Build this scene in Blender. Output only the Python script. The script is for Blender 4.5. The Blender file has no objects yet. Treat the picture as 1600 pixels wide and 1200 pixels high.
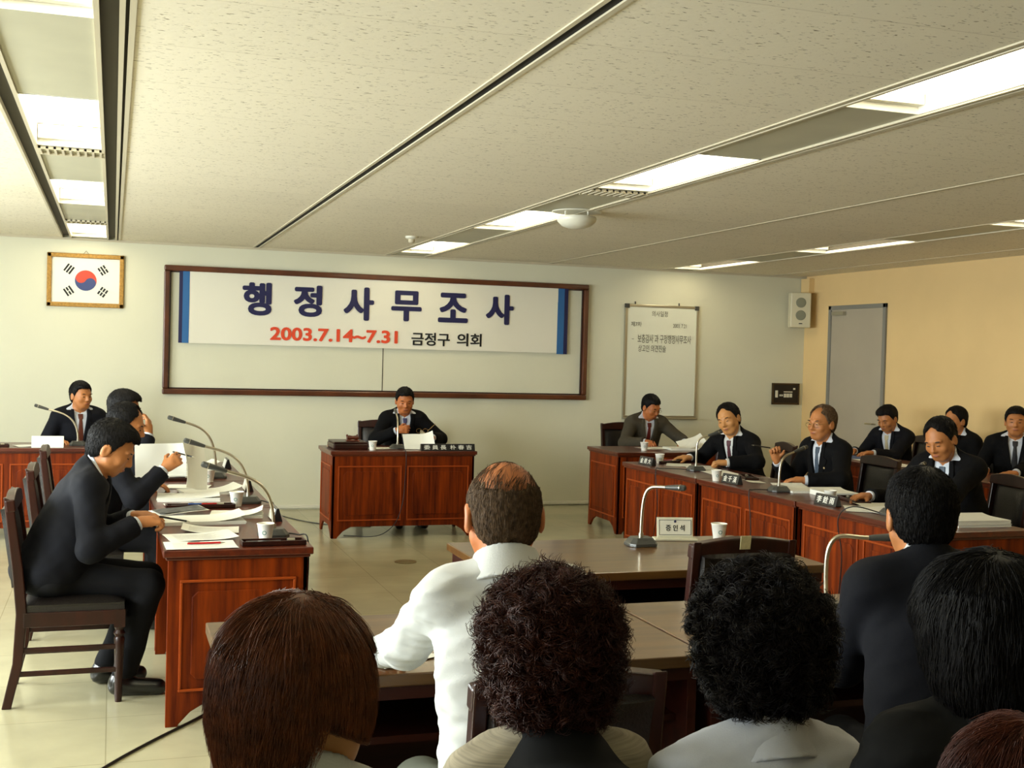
import bpy, bmesh, math, random
import numpy as np
from mathutils import Vector, Matrix
random.seed(7); rng=np.random.default_rng(7)
D=bpy.data; SC=bpy.context.scene; COL=SC.collection
PI=math.pi; R=math.radians

# ---------------------------------------------------------------- camera
cam=D.cameras.new('camera'); camo=D.objects.new('camera',cam); COL.objects.link(camo); SC.camera=camo
cam.sensor_fit='HORIZONTAL'; cam.sensor_width=36.0; cam.lens=1850/1600*36.0
cam.clip_start=0.05; cam.clip_end=100
def set_camera(yaw,pitch,roll,h):
    f=Vector((math.sin(yaw)*math.cos(pitch),math.cos(yaw)*math.cos(pitch),math.sin(pitch)))
    r=Vector((math.cos(yaw),-math.sin(yaw),0)); u=r.cross(f)
    r2=r*math.cos(roll)+u*math.sin(roll); u2=-r*math.sin(roll)+u*math.cos(roll)
    m=Matrix((( r2.x,u2.x,-f.x,0),(r2.y,u2.y,-f.y,0),(r2.z,u2.z,-f.z,h),(0,0,0,1)))
    camo.matrix_world=m
set_camera(R(18.65032),R(-1.35003),R(1.52037),1.62)

# ---------------------------------------------------------------- world, daylight, exposure
SC.view_settings.view_transform='Standard'; SC.view_settings.look='None'
SC.view_settings.gamma=1.0; SC.view_settings.use_curve_mapping=False
SC.view_settings.exposure=0.08
w=D.worlds.new('overcast_sky'); SC.world=w; w.use_nodes=True
bg=w.node_tree.nodes['Background']; bg.inputs[0].default_value=(0.80,0.92,1.0,1); bg.inputs[1].default_value=1.6
WIN=[(0.6,2.6),(3.2,5.2),(5.8,7.8),(8.4,10.4),(10.7,11.8)]   # window openings along the left wall
XL=-3.2; YB=12.10; XR=7.69; YF=-3.0; ZC=2.64
def daylight(y0,y1,power):
    l=D.lights.new('daylight','AREA'); l.shape='RECTANGLE'; l.size=(y1-y0)-.1; l.size_y=1.35; l.energy=power; l.color=(0.90,0.975,0.97)
    o=D.objects.new('daylight',l); COL.objects.link(o); o.location=(XL-.22,(y0+y1)/2,1.62); o.rotation_euler=(R(90),0,R(-90))
    o.visible_camera=True
for (a,b),p in zip(WIN,(60,295,285,128,0)):
    if p: daylight(a,b,p)
TUBE=9.0     # strength of the fluorescent tubes

# ---------------------------------------------------------------- materials
def lin(c):
    return tuple(((v/255)/12.92 if v/255<=.04045 else ((v/255+.055)/1.055)**2.4) for v in c)+(1.0,)
def mat(name,col,rough=.6,metal=0.,coat=0.,coat_r=.1,var=0.,vscale=8.,bump=0.,bscale=60.,spec=.5,emit=None,es=1.,stretch=None,trans=0.,sheen=0.):
    m=D.materials.new(name); m.use_nodes=True; nt=m.node_tree; b=nt.nodes['Principled BSDF']
    c=lin(col) if max(col)>1.5 else (tuple(col)+(1.0,))
    b.inputs['Base Color'].default_value=c; b.inputs['Roughness'].default_value=rough; b.inputs['Metallic'].default_value=metal
    b.inputs['Coat Weight'].default_value=coat; b.inputs['Coat Roughness'].default_value=coat_r
    b.inputs['Specular IOR Level'].default_value=spec
    if sheen: b.inputs['Sheen Weight'].default_value=sheen
    if trans: b.inputs['Transmission Weight'].default_value=trans
    tc=nt.nodes.new('ShaderNodeTexCoord'); mp=nt.nodes.new('ShaderNodeMapping'); nt.links.new(tc.outputs['Object'],mp.inputs[0])
    if stretch: mp.inputs['Scale'].default_value=stretch
    if var:
        n=nt.nodes.new('ShaderNodeTexNoise'); n.inputs['Scale'].default_value=vscale; n.inputs['Detail'].default_value=5
        nt.links.new(mp.outputs[0],n.inputs['Vector'])
        r=nt.nodes.new('ShaderNodeValToRGB'); r.color_ramp.elements[0].position=.3; r.color_ramp.elements[1].position=.7
        r.color_ramp.elements[0].color=tuple(v*(1-var) for v in c[:3])+(1,); r.color_ramp.elements[1].color=tuple(min(1,v*(1+var)) for v in c[:3])+(1,)
        nt.links.new(n.outputs['Fac'],r.inputs[0]); nt.links.new(r.outputs[0],b.inputs['Base Color'])
    if bump:
        n2=nt.nodes.new('ShaderNodeTexNoise'); n2.inputs['Scale'].default_value=bscale; n2.inputs['Detail'].default_value=4
        nt.links.new(mp.outputs[0],n2.inputs['Vector'])
        bp=nt.nodes.new('ShaderNodeBump'); bp.inputs['Strength'].default_value=bump; bp.inputs['Distance'].default_value=.01
        nt.links.new(n2.outputs['Fac'],bp.inputs['Height']); nt.links.new(bp.outputs[0],b.inputs['Normal'])
    if emit:
        b.inputs['Emission Color'].default_value=tuple(emit)+(1,); b.inputs['Emission Strength'].default_value=es
    return m
def wood(name,dark,light,scale,rough=.32,coat=.5,coat_r=.12,spec=.5):
    m=D.materials.new(name); m.use_nodes=True; nt=m.node_tree; b=nt.nodes['Principled BSDF']
    tc=nt.nodes.new('ShaderNodeTexCoord'); mp=nt.nodes.new('ShaderNodeMapping'); mp.inputs['Scale'].default_value=scale
    nt.links.new(tc.outputs['Object'],mp.inputs[0])
    n=nt.nodes.new('ShaderNodeTexNoise'); n.inputs['Scale'].default_value=1; n.inputs['Detail'].default_value=6; n.inputs['Roughness'].default_value=.6
    nt.links.new(mp.outputs[0],n.inputs['Vector'])
    r=nt.nodes.new('ShaderNodeValToRGB'); e=r.color_ramp.elements; e[0].position=.32; e[1].position=.72
    e[0].color=lin(dark); e[1].color=lin(light); nt.links.new(n.outputs['Fac'],r.inputs[0]); nt.links.new(r.outputs[0],b.inputs['Base Color'])
    b.inputs['Roughness'].default_value=rough; b.inputs['Coat Weight'].default_value=coat; b.inputs['Coat Roughness'].default_value=coat_r; b.inputs['Specular IOR Level'].default_value=spec
    return m
M={}
M['wood_v']=wood('mahogany_upright_grain',(66,15,0),(140,54,2),(24,24,1.6),rough=.5,coat=.03,spec=.15)
M['wood_x']=wood('mahogany_long_grain',(62,17,3),(104,38,8),(1.4,22,22),rough=.35,coat=.3,coat_r=.12)
M['wood_y']=wood('mahogany_cross_grain',(62,17,3),(104,38,8),(22,1.4,22),rough=.35,coat=.3,coat_r=.12)
M['trim']=mat('mahogany_moulding',(150,62,10),.45,coat=.05,spec=.25)
M['table']=wood('walnut_table',(78,48,18),(112,78,34),(1.5,18,18),rough=.32,coat=.5,coat_r=.16)
M['table_dark']=wood('dark_table_edge',(40,12,5),(66,24,10),(2,18,18),rough=.45,coat=.1,spec=.25)
M['chair']=wood('dark_chair_wood',(30,9,4),(54,18,8),(14,14,3),rough=.38,coat=.25,spec=.3)
M['leather']=mat('dark_leather',(24,18,14),.42,bump=.25,bscale=160,coat=.15)
M['floor']=None
M['white_metal']=mat('white_enamel',(225,222,205),.35)
M['silver']=mat('aluminium',(190,186,170),.3,metal=.9)
M['chrome']=mat('satin_steel',(200,192,172),.28,metal=1.)
M['black']=mat('black_plastic',(16,16,17),.4)
M['mic']=mat('dark_grey_plastic',(62,62,58),.38,coat=.2)
M['mic_grill']=mat('microphone_grille',(80,80,74),.4,metal=.6,bump=.6,bscale=900)
M['paper']=mat('paper',(232,232,222),.75)
M['paper2']=mat('cream_paper',(222,218,200),.75)
M['cup']=mat('paper_cup',(240,238,228),.55)
M['ink']=mat('black_ink',(14,14,14),.6)
M['greenink']=mat('green_ink',(110,150,138),.6)
M['white_ink']=mat('white_ink',(225,225,215),.6)
M['navy_ink']=mat('navy_print',(26,26,74),.6)
M['red_ink']=mat('orange_red_print',(222,72,36),.6)
M['red']=mat('red_plastic',(190,20,22),.35)
M['pink']=mat('pink_plastic',(220,80,100),.4)
M['blue']=mat('blue_plastic',(40,80,150),.4)
M['plate']=mat('black_lacquer',(12,12,18),.28,coat=.5)

# ---------------------------------------------------------------- mesh helpers
class MB:
    def __init__(s): s.v=[]; s.f=[]
    def add(s,v,f):
        n=len(s.v); s.v+= [tuple(map(float,p)) for p in v]; s.f+=[tuple(i+n for i in q) for q in f]; return s
    def box(s,x0,x1,y0,y1,z0,z1,T=None):
        v=[(x,y,z) for z in (z0,z1) for y in (y0,y1) for x in (x0,x1)]
        if T is not None: v=[tuple(T@Vector(p)) for p in v]
        return s.add(v,[(0,2,3,1),(4,5,7,6),(0,1,5,4),(2,6,7,3),(0,4,6,2),(1,3,7,5)])
    def prism(s,poly,h0,h1,T=None):
        """polygon in x,y extruded along z, then mapped by T"""
        n=len(poly); v=[(p[0],p[1],h0) for p in poly]+[(p[0],p[1],h1) for p in poly]
        if T is not None: v=[tuple(T@Vector(p)) for p in v]
        return s.add(v,[tuple(range(n))[::-1],tuple(range(n,2*n))]+[(i,(i+1)%n,n+(i+1)%n,n+i) for i in range(n)])
    def lathe(s,prof,c=(0,0,0),n=24,T=None,cap=True):
        v=[];f=[]
        for r,z in prof:
            for k in range(n):
                a=2*PI*k/n; v.append((c[0]+r*math.cos(a),c[1]+r*math.sin(a),c[2]+z))
        for i in range(len(prof)-1):
            for k in range(n): f.append((i*n+k,i*n+(k+1)%n,(i+1)*n+(k+1)%n,(i+1)*n+k))
        if cap: f.append(tuple(range(n))[::-1]); f.append(tuple((len(prof)-1)*n+k for k in range(n)))
        if T is not None: v=[tuple(T@Vector(p)) for p in v]
        return s.add(v,f)
    def tube(s,pts,rad,n=8,cap=True):
        P=[Vector(p) for p in pts]; m=len(P)
        if not hasattr(rad,'__len__'): rad=[rad]*m
        v=[];f=[]; up=None
        for i in range(m):
            t=(P[min(i+1,m-1)]-P[max(i-1,0)]).normalized()
            if up is None:
                up=Vector((0,0,1)) if abs(t.z)<.9 else Vector((1,0,0))
            a=(up-t*up.dot(t)).normalized(); b=t.cross(a); up=a
            for k in range(n):
                an=2*PI*k/n; v.append(tuple(P[i]+(a*math.cos(an)+b*math.sin(an))*rad[i]))
        for i in range(m-1):
            for k in range(n): f.append((i*n+k,i*n+(k+1)%n,(i+1)*n+(k+1)%n,(i+1)*n+k))
        if cap: f.append(tuple(range(n))[::-1]); f.append(tuple((m-1)*n+k for k in range(n)))
        return s.add(v,f)
    def sheet(s,fn,nu,nv,th=0.0006):
        """fn(u,v)->point; a thin closed sheet"""
        g=[[Vector(fn(i/nu,j/nv)) for j in range(nv+1)] for i in range(nu+1)]
        v=[];f=[]
        for side in (0,1):
            for i in range(nu+1):
                for j in range(nv+1):
                    a=g[min(i+1,nu)][j]-g[max(i-1,0)][j]; b=g[i][min(j+1,nv)]-g[i][max(j-1,0)]
                    n=a.cross(b); n=n.normalized() if n.length>0 else Vector((0,0,1))
                    v.append(tuple(g[i][j]+n*th*(.5 if side else -.5)))
        W=nv+1; N=(nu+1)*W
        for i in range(nu):
            for j in range(nv):
                q=(i*W+j,(i+1)*W+j,(i+1)*W+j+1,i*W+j+1); f.append(q[::-1]); f.append(tuple(k+N for k in q))
        ring=[(i*W) for i in range(nu+1)]+[nu*W+j for j in range(1,nv+1)]+[i*W+nv for i in range(nu-1,-1,-1)]+[j for j in range(nv-1,0,-1)]
        for k in range(len(ring)):
            a=ring[k]; b=ring[(k+1)%len(ring)]; f.append((a,b,b+N,a+N))
        return s.add(v,f)
def link(name,me,m,parent=None):
    o=D.objects.new(name,me); COL.objects.link(o)
    for mm in (m if isinstance(m,(list,tuple)) else [m]): me.materials.append(mm)
    if parent is not None: o.parent=parent
    return o
def obj(name,mb,m,parent=None,bevel=0.,smooth=None,loc=None,rotz=None):
    me=D.meshes.new(name); me.from_pydata(mb.v,[],mb.f); me.update()
    o=link(name,me,m,parent)
    if smooth is not None:
        me.polygons.foreach_set('use_smooth',[True]*len(me.polygons))
        try: me.set_sharp_from_angle(angle=R(smooth))
        except Exception: pass
    if bevel>0:
        b=o.modifiers.new('bevel','BEVEL'); b.width=bevel; b.segments=2; b.limit_method='ANGLE'; b.angle_limit=R(40)
    if loc is not None: o.location=loc
    if rotz is not None: o.rotation_euler=(0,0,rotz)
    return o
def thing(name,label,cat,loc=(0,0,0),rotz=0.,group=None):
    o=D.objects.new(name,None); COL.objects.link(o); o.location=loc; o.rotation_euler=(0,0,rotz); o.empty_display_size=.1
    o['label']=label; o['category']=cat
    if group: o['group']=group
    return o
def tag(o,label,cat,group=None):
    o['label']=label; o['category']=cat
    if group: o['group']=group
    return o
def struct(name,mb,m,label=None,**k):
    o=obj(name,mb,m,None,**k); o['kind']='structure'
    if label: o['label']=label
    return o
def dup(root,loc,rotz,label,group=None):
    r=root.copy(); COL.objects.link(r); r.location=loc; r.rotation_euler=(0,0,rotz); r['label']=label
    if group: r['group']=group
    for ch in list(root.children):
        c=ch.copy(); COL.objects.link(c); c.parent=r
        for g in list(ch.children):
            d=g.copy(); COL.objects.link(d); d.parent=c
    return r
def text(name,s,m,parent,x0,x1,z0,z1,T,bold=0.,depth=.001,fat=0.):
    """lettering fitted into the rectangle x0..x1, z0..z1 of the plane T (local x right, y up, z out)"""
    c=D.curves.new(name,'FONT'); c.body=s; c.size=1.0; c.offset=bold; c.extrude=0.0; c.resolution_u=4
    t=D.objects.new(name,c); COL.objects.link(t); bpy.context.view_layer.update()
    dg=bpy.context.evaluated_depsgraph_get(); me=D.meshes.new_from_object(t.evaluated_get(dg)); D.objects.remove(t)
    n=len(me.vertices); co=np.empty(n*3); me.vertices.foreach_get('co',co); co=co.reshape(-1,3)
    lo=co.min(0); hi=co.max(0)
    co[:,0]=x0+(co[:,0]-lo[0])/(hi[0]-lo[0])*(x1-x0); co[:,1]=z0+(co[:,1]-lo[1])/(hi[1]-lo[1])*(z1-z0); co[:,2]=depth
    A=np.array(T); co=co@A[:3,:3].T+A[:3,3]
    me.vertices.foreach_set('co',co.ravel()); me.update(); me.name=name; me.materials.clear()
    if fat:
        bm=bmesh.new(); bm.from_mesh(me); X=Vector(A[:3,0]); Y=Vector(A[:3,1]); Zv=Vector(A[:3,2]); src=me.copy()
        for k in range(10):
            a=2*PI*k/10; t=src.copy(); t.transform(Matrix.Translation(X*math.cos(a)*fat+Y*math.sin(a)*fat*.8+Zv*.00003*(k+1))); bm.from_mesh(t); D.meshes.remove(t)
        bm.to_mesh(me); bm.free(); D.meshes.remove(src)
    return link(name,me,m,parent)
def basis(o,x,y,z):
    x=Vector(x).normalized(); y=Vector(y).normalized(); z=Vector(z).normalized()
    return Matrix(((x.x,y.x,z.x,o[0]),(x.y,y.y,z.y,o[1]),(x.z,y.z,z.z,o[2]),(0,0,0,1)))
# ================================================================= ROOM
def tile_mat():
    m=D.materials.new('vinyl_floor_tiles'); m.use_nodes=True; nt=m.node_tree; b=nt.nodes['Principled BSDF']
    tc=nt.nodes.new('ShaderNodeTexCoord'); br=nt.nodes.new('ShaderNodeTexBrick'); br.offset=0; br.inputs['Scale'].default_value=1
    br.inputs['Brick Width'].default_value=.6; br.inputs['Row Height'].default_value=.6; br.inputs['Mortar Size'].default_value=.003; br.inputs['Mortar Smooth'].default_value=.3
    nt.links.new(tc.outputs['Object'],br.inputs['Vector'])
    br.inputs['Color1'].default_value=lin((184,178,146)); br.inputs['Color2'].default_value=lin((180,173,140)); br.inputs['Mortar'].default_value=lin((158,151,120))
    n=nt.nodes.new('ShaderNodeTexNoise'); n.inputs['Scale'].default_value=2.2; n.inputs['Detail'].default_value=6; nt.links.new(tc.outputs['Object'],n.inputs['Vector'])
    r=nt.nodes.new('ShaderNodeValToRGB'); r.color_ramp.elements[0].color=(.78,.78,.78,1); r.color_ramp.elements[1].color=(1,1,1,1); r.color_ramp.elements[0].position=.3; r.color_ramp.elements[1].position=.65
    nt.links.new(n.outputs['Fac'],r.inputs[0])
    mx=nt.nodes.new('ShaderNodeMix'); mx.data_type='RGBA'; mx.blend_type='MULTIPLY'; mx.inputs[0].default_value=1
    nt.links.new(br.outputs['Color'],mx.inputs[6]); nt.links.new(r.outputs[0],mx.inputs[7]); nt.links.new(mx.outputs[2],b.inputs['Base Color'])
    b.inputs['Roughness'].default_value=.22; b.inputs['Specular IOR Level'].default_value=.6
    n3=nt.nodes.new('ShaderNodeTexNoise'); n3.inputs['Scale'].default_value=5; nt.links.new(tc.outputs['Object'],n3.inputs['Vector'])
    bp=nt.nodes.new('ShaderNodeBump'); bp.inputs['Strength'].default_value=.05; bp.inputs['Distance'].default_value=.02; nt.links.new(n3.outputs['Fac'],bp.inputs['Height']); nt.links.new(bp.outputs[0],b.inputs['Normal'])
    return m
def ceiling_mat():
    m=D.materials.new('fissured_ceiling_board'); m.use_nodes=True; nt=m.node_tree; b=nt.nodes['Principled BSDF']
    tc=nt.nodes.new('ShaderNodeTexCoord')
    mp=nt.nodes.new('ShaderNodeMapping'); mp.inputs['Scale'].default_value=(30,80,1); nt.links.new(tc.outputs['Object'],mp.inputs[0])
    n=nt.nodes.new('ShaderNodeTexNoise'); n.inputs['Scale'].default_value=1.3; n.inputs['Detail'].default_value=3; nt.links.new(mp.outputs[0],n.inputs['Vector'])
    r=nt.nodes.new('ShaderNodeValToRGB'); r.color_ramp.elements[0].position=.30; r.color_ramp.elements[1].position=.37
    r.color_ramp.elements[0].color=lin((140,126,98)); r.color_ramp.elements[1].color=lin((232,223,200)); nt.links.new(n.outputs['Fac'],r.inputs[0])
    br=nt.nodes.new('ShaderNodeTexBrick'); br.offset=.0; br.inputs['Scale'].default_value=1; br.inputs['Brick Width'].default_value=50; br.inputs['Row Height'].default_value=.6
    br.inputs['Mortar Size'].default_value=.003; br.inputs['Color1'].default_value=(1,1,1,1); br.inputs['Color2'].default_value=(.96,.96,.955,1); br.inputs['Mortar'].default_value=(.8,.78,.75,1)
    nt.links.new(tc.outputs['Object'],br.inputs['Vector'])
    mx=nt.nodes.new('ShaderNodeMix'); mx.data_type='RGBA'; mx.blend_type='MULTIPLY'; mx.inputs[0].default_value=1
    nt.links.new(r.outputs[0],mx.inputs[6]); nt.links.new(br.outputs['Color'],mx.inputs[7]); nt.links.new(mx.outputs[2],b.inputs['Base Color'])
    b.inputs['Roughness'].default_value=.85
    bp=nt.nodes.new('ShaderNodeBump'); bp.inputs['Strength'].default_value=.3; bp.inputs['Distance'].default_value=.004; nt.links.new(n.outputs['Fac'],bp.inputs['Height']); nt.links.new(bp.outputs[0],b.inputs['Normal'])
    return m
M['floor']=tile_mat(); M['ceil']=ceiling_mat()
M['wall']=mat('vinyl_wallpaper',(219,217,194),.8,var=.025,vscale=1.5,bump=.12,bscale=140)
M['wall_peach']=mat('peach_wallpaper',(228,196,140),.8,var=.03,vscale=2,bump=.12,bscale=140)
M['rail']=mat('painted_ceiling_rail',(196,186,160),.5)
M['slot']=mat('dark_air_slot',(62,57,46),.8)
M['dark_slot']=mat('black_joint',(22,18,14),.9)
M['door']=mat('grey_door_paint',(168,158,140),.5,var=.03,vscale=3)
M['reflector']=mat('white_reflector',(248,246,236),.4)
M['tube']=mat('lit_fluorescent_tube',(250,250,245),.5,emit=(1.0,.89,.64),es=TUBE)

struct('floor',MB().box(XL-.1,XR+.1,YF-.1,YB+.1,-.1,0),M['floor'])
# ceiling: board strips along the depth, with service strips and joints between
CX=[(-3.2,-1.845),(-1.80,-.475),(.045,1.315),(1.365,2.665),(3.145,4.475),(4.50,5.83),(6.23,7.69)]
cb=MB()
for a,b in CX: cb.box(a,b,YF,YB,ZC,ZC+.03)
struct('ceiling',cb,M['ceil'])
up=MB().box(XL-.1,XR+.1,YF-.1,YB+.1,ZC+.25,ZC+.33)
struct('ceiling_slab',up,M['dark_slot'])
# joints
def rails(xs,name):
    mb=MB()
    for a,b,z in xs: mb.box(a,b,YF,YB,ZC-z,ZC+.05)
    return struct(name,mb,M['rail'])
rails([(1.302,1.320,.005),(1.360,1.380,.005)],'trim_1')
rails([(-1.86,-1.835,.006),(-1.81,-1.79,.006)],'trim_2')
rails([(4.47,4.505,.004)],'trim_3')
rails([(-.485,-.47,.006),(-.405,-.388,.008),(-.075,-.058,.008),(0.0,.018,.006),(.03,.05,.006)],'trim_4')
rails([(2.655,2.675,.006),(2.690,2.705,.008),(3.075,3.09,.008),(3.115,3.15,.006)],'trim_5')
rails([(5.825,5.84,.004),(6.205,6.235,.006)],'trim_6')
rails([(7.25,7.27,.004)],'trim_7')
mb=MB()
for a,b in ((-.475,-.40),(-.06,.0),(.015,.032),(2.67,2.692),(3.088,3.118),(-1.845,-1.80),(5.835,5.85),(6.19,6.21)): mb.box(a,b,YF,YB,ZC+.02,ZC+.06)
struct('trim_8',mb,M['slot'])
struct('trim_13',MB().box(1.318,1.362,YF,YB,ZC+.002,ZC+.05),M['dark_slot'])
mb=MB()
for a,b in ((-.405,-.06),(2.70,3.08),(5.845,6.205)): mb.box(a,b,YF,YB,ZC+.12,ZC+.14)
struct('trim_9',mb,M['rail'])
# light fittings, each a thing of its own
def troffer(x0,x1,y0,y1,label,grp):
    t=thing('ceiling_light',label,'ceiling light',((x0+x1)/2,(y0+y1)/2,ZC),0,grp)
    w2=(x1-x0)/2-.004; l2=(y1-y0)/2
    h=MB(); z1=.11
    h.box(-w2,w2,-l2,l2,z1-.006,z1); h.box(-w2,-w2+.006,-l2,l2,0,z1); h.box(w2-.006,w2,-l2,l2,0,z1)
    h.box(-w2,w2,-l2,-l2+.006,0,z1); h.box(-w2,w2,l2-.006,l2,0,z1)
    obj('reflector_housing',h,M['reflector'],t)
    for k in (-1,0,1):
        tb=MB(); tb.tube([(k*.095,-l2+.05,.062),(k*.095,l2-.05,.062)],.016,10); obj('tube',tb,M['tube'],t,smooth=40)
    e=MB()
    for s in (-1,1): obj('lamp_holder',MB().box(-w2+.01,w2-.01,s*(l2-.03)-.02,s*(l2-.03)+.02,.03,.1),M['white_metal'],t)
def filler(x0,x1,y0,y1,name='trim_10'):
    return MB().box(x0,x1,y0,y1,ZC+.003,ZC+.012)
rows=[(-.400,-.062,[2.66,5.27,7.9,10.62],'left light strip'),(2.702,3.08,[2.75,5.28,7.85,10.42],'middle light strip'),(5.85,6.205,[5.6,8.13,10.6],'right light strip')]
fil=MB()
names={(0,0):'fluorescent ceiling light in the left strip, nearest, cut by the photo top edge',(0,1):'open fluorescent ceiling light in the left strip showing its tubes, largest there',
(0,2):'fluorescent ceiling light in the left strip, second from the back wall',(0,3):'small-looking fluorescent ceiling light in the left strip, touching the back wall above the flag',
(1,0):'bright fluorescent ceiling light in the middle strip at the upper right photo edge',(1,1):'bright fluorescent ceiling light in the middle strip just before the round vent',
(1,2):'bright fluorescent ceiling light in the middle strip partly behind the round vent',(1,3):'bright fluorescent ceiling light in the middle strip nearest the back wall',
(2,0):'fluorescent ceiling light in the right strip, a sliver at the right photo edge',(2,1):'long thin-looking fluorescent ceiling light in the right strip, middle one',(2,2):'fluorescent ceiling light in the right strip nearest the back wall'}
for ri,(x0,x1,ys,nm) in enumerate(rows):
    prev=YF
    for li,y in enumerate(ys):
        troffer(x0+.004,x1-.004,y,y+1.30,names[(ri,li)],'recessed fluorescent ceiling lights')
        fil.box(x0,x1,prev,y-.01,ZC+.002,ZC+.012); prev=y+1.31
    if prev<YB: fil.box(x0,x1,prev,YB,ZC+.002,ZC+.012)
struct('trim_10',fil,mat('strip_cover_panel',(186,182,158),.5,var=.06,vscale=3))
# louvre grilles beside some lights
for (x0,x1,y0,lab) in ((-.398,-.062,6.60,'louvred air grille in the left light strip behind the open light'),(-.398,-.062,10.36,'louvred air grille in the left light strip near the back wall'),(2.705,3.078,6.62,'louvred air grille in the middle light strip beside the round vent')):
    g=MB()
    for k in range(9):
        xx=x0+(x1-x0)*(k+.5)/9; g.box(xx-.006,xx+.006,y0,y0+.2,ZC-.012,ZC+.0)
    g.box(x0,x1,y0,y0+.012,ZC-.014,ZC+.001); g.box(x0,x1,y0+.19,y0+.202,ZC-.014,ZC+.001)
    tag(obj('air_grille',g,M['rail']),lab,'air grille')
# walls
struct('wall_back',MB().box(XL-.1,XR+.1,YB,YB+.1,0,ZC+.3),M['wall'])
struct('wall_right',MB().box(XR,XR+.1,YF,YB,0,ZC+.3),M['wall_peach'])
struct('wall_front',MB().box(XL-.1,XR+.1,YF-.1,YF,0,ZC+.3),M['wall'])
wl=MB(); Z0,Z1=.92,2.32
wl.box(XL-.15,XL,YF,YB,0,Z0); wl.box(XL-.15,XL,YF,YB,Z1,ZC+.3)
ed=[YF]+[v for ab in WIN for v in ab]+[YB]
for a,b in zip(ed[::2],ed[1::2]): wl.box(XL-.15,XL,a,b,Z0,Z1)
struct('wall_left',wl,M['wall'])
gl=D.materials.new('window_glass'); gl.use_nodes=True; nt=gl.node_tree; nt.nodes.clear()
o_=nt.nodes.new('ShaderNodeOutputMaterial'); tr=nt.nodes.new('ShaderNodeBsdfTransparent'); gs=nt.nodes.new('ShaderNodeBsdfGlossy'); gs.inputs['Roughness'].default_value=.02
mxs=nt.nodes.new('ShaderNodeMixShader'); mxs.inputs[0].default_value=.08; nt.links.new(tr.outputs[0],mxs.inputs[1]); nt.links.new(gs.outputs[0],mxs.inputs[2]); nt.links.new(mxs.outputs[0],o_.inputs[0])
for i,(a,b) in enumerate(WIN):
    f=MB(); c=(a+b)/2
    f.box(XL-.12,XL-.06,a,b,Z0,Z0+.05); f.box(XL-.12,XL-.06,a,b,Z1-.05,Z1); f.box(XL-.12,XL-.06,a,a+.05,Z0,Z1); f.box(XL-.12,XL-.06,b-.05,b,Z0,Z1); f.box(XL-.12,XL-.06,c-.03,c+.03,Z0,Z1)
    wo=struct('window_%d'%(i+1),f,M['silver']); obj('pane',MB().box(XL-.095,XL-.089,a+.05,b-.05,Z0+.05,Z1-.05),gl,wo)
    struct('trim_%d'%(20+i),MB().box(XL-.06,XL+.05,a-.03,b+.03,Z0-.03,Z0),M['white_metal'])
# wallpaper seams & the board joint inside the big frame are part of the wall surface
struct('trim_11',MB().box(2.655,2.663,YB-.003,YB+.01,1.2,2.38),M['slot'])
# skirting
struct('baseboard_back',MB().box(XL,XR,YB-.02,YB,.012,.045),M['white_metal'],bevel=.004)
struct('baseboard_right',MB().box(XR-.015,XR,YF,10.5,0,.09),M['white_metal'])
struct('baseboard_left',MB().box(XL,XL+.015,YF,YB,0,.09),M['white_metal'])
struct('trim_12',MB().box(XL,XR,YB-.02,YB,ZC-.022,ZC-.0),M['rail'])
# door in the right wall
d=struct('door_1',MB().box(XR-.012,XR+.02,10.58,11.53,0.01,2.235),M['door'],label='grey painted door in the peach wall behind the seated men')
fr=MB(); fr.box(XR-.025,XR,10.53,10.58,0,2.28); fr.box(XR-.025,XR,11.53,11.58,0,2.28); fr.box(XR-.025,XR,10.53,11.58,2.235,2.28)
obj('door_frame',fr,mat('door_frame_paint',(128,126,118),.5),d,bevel=.003)
hd=MB(); hd.tube([(XR-.012,10.66,1.0),(XR-.06,10.66,1.0),(XR-.06,10.78,1.0)],.009,8); obj('door_handle',hd,M['chrome'],d,smooth=40)
dc=MB(); dc.box(XR-.06,XR-.012,11.25,11.47,2.17,2.21); obj('door_closer',dc,M['silver'],d,bevel=.004)
# floor drain covers
o=obj('floor_outlet_cover',MB().lathe([(.0,0),(.085,0),(.085,.004),(.07,.007),(0,.007)],(2.18,8.93,0.0),28,cap=False),mat('worn_brass',(120,104,66),.45,metal=.5),smooth=40)
tag(o,'round brass outlet cover set in the floor before the chairman desk','floor outlet')
o=obj('floor_outlet_cover',MB().lathe([(.0,0),(.03,0),(.03,.003),(0,.004)],(2.24,8.15,0.0),20,cap=False),mat('worn_brass_small',(110,86,52),.5,metal=.5),smooth=40)
tag(o,'tiny brown floor plug nearer the camera than the round brass cover','floor plug')

# ---- framed flag
t=thing('framed_flag','gold framed Korean flag hanging high at the left of the back wall','picture frame',(-.26,YB,2.235))
g=MB(); W2,H2=.348,.255; fw=.042
for a in ((-W2,W2,-H2,-H2+fw),(-W2,W2,H2-fw,H2),(-W2,-W2+fw,-H2,H2),(W2-fw,W2,-H2,H2)): g.box(a[0],a[1],-.03,0,a[2],a[3])
obj('frame',g,mat('gilt_moulding',(170,128,58),.4,metal=.35,var=.25,vscale=60,bump=.5,bscale=120),t,bevel=.007)
g=MB(); w_=.008
for a in ((-W2+fw,W2-fw,-H2+fw-w_,-H2+fw),(-W2+fw,W2-fw,H2-fw,H2-fw+w_)): g.box(a[0],a[1],-.034,0,a[2],a[3])
fl=obj('flag_cloth',MB().box(-W2+.03,W2-.03,-.012,-.008,-H2+.03,H2-.03),mat('flag_white',(232,232,222),.6),t)
T=basis((0,-.0135,0),(1,0,0),(0,0,1),(0,-1,0))
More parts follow.
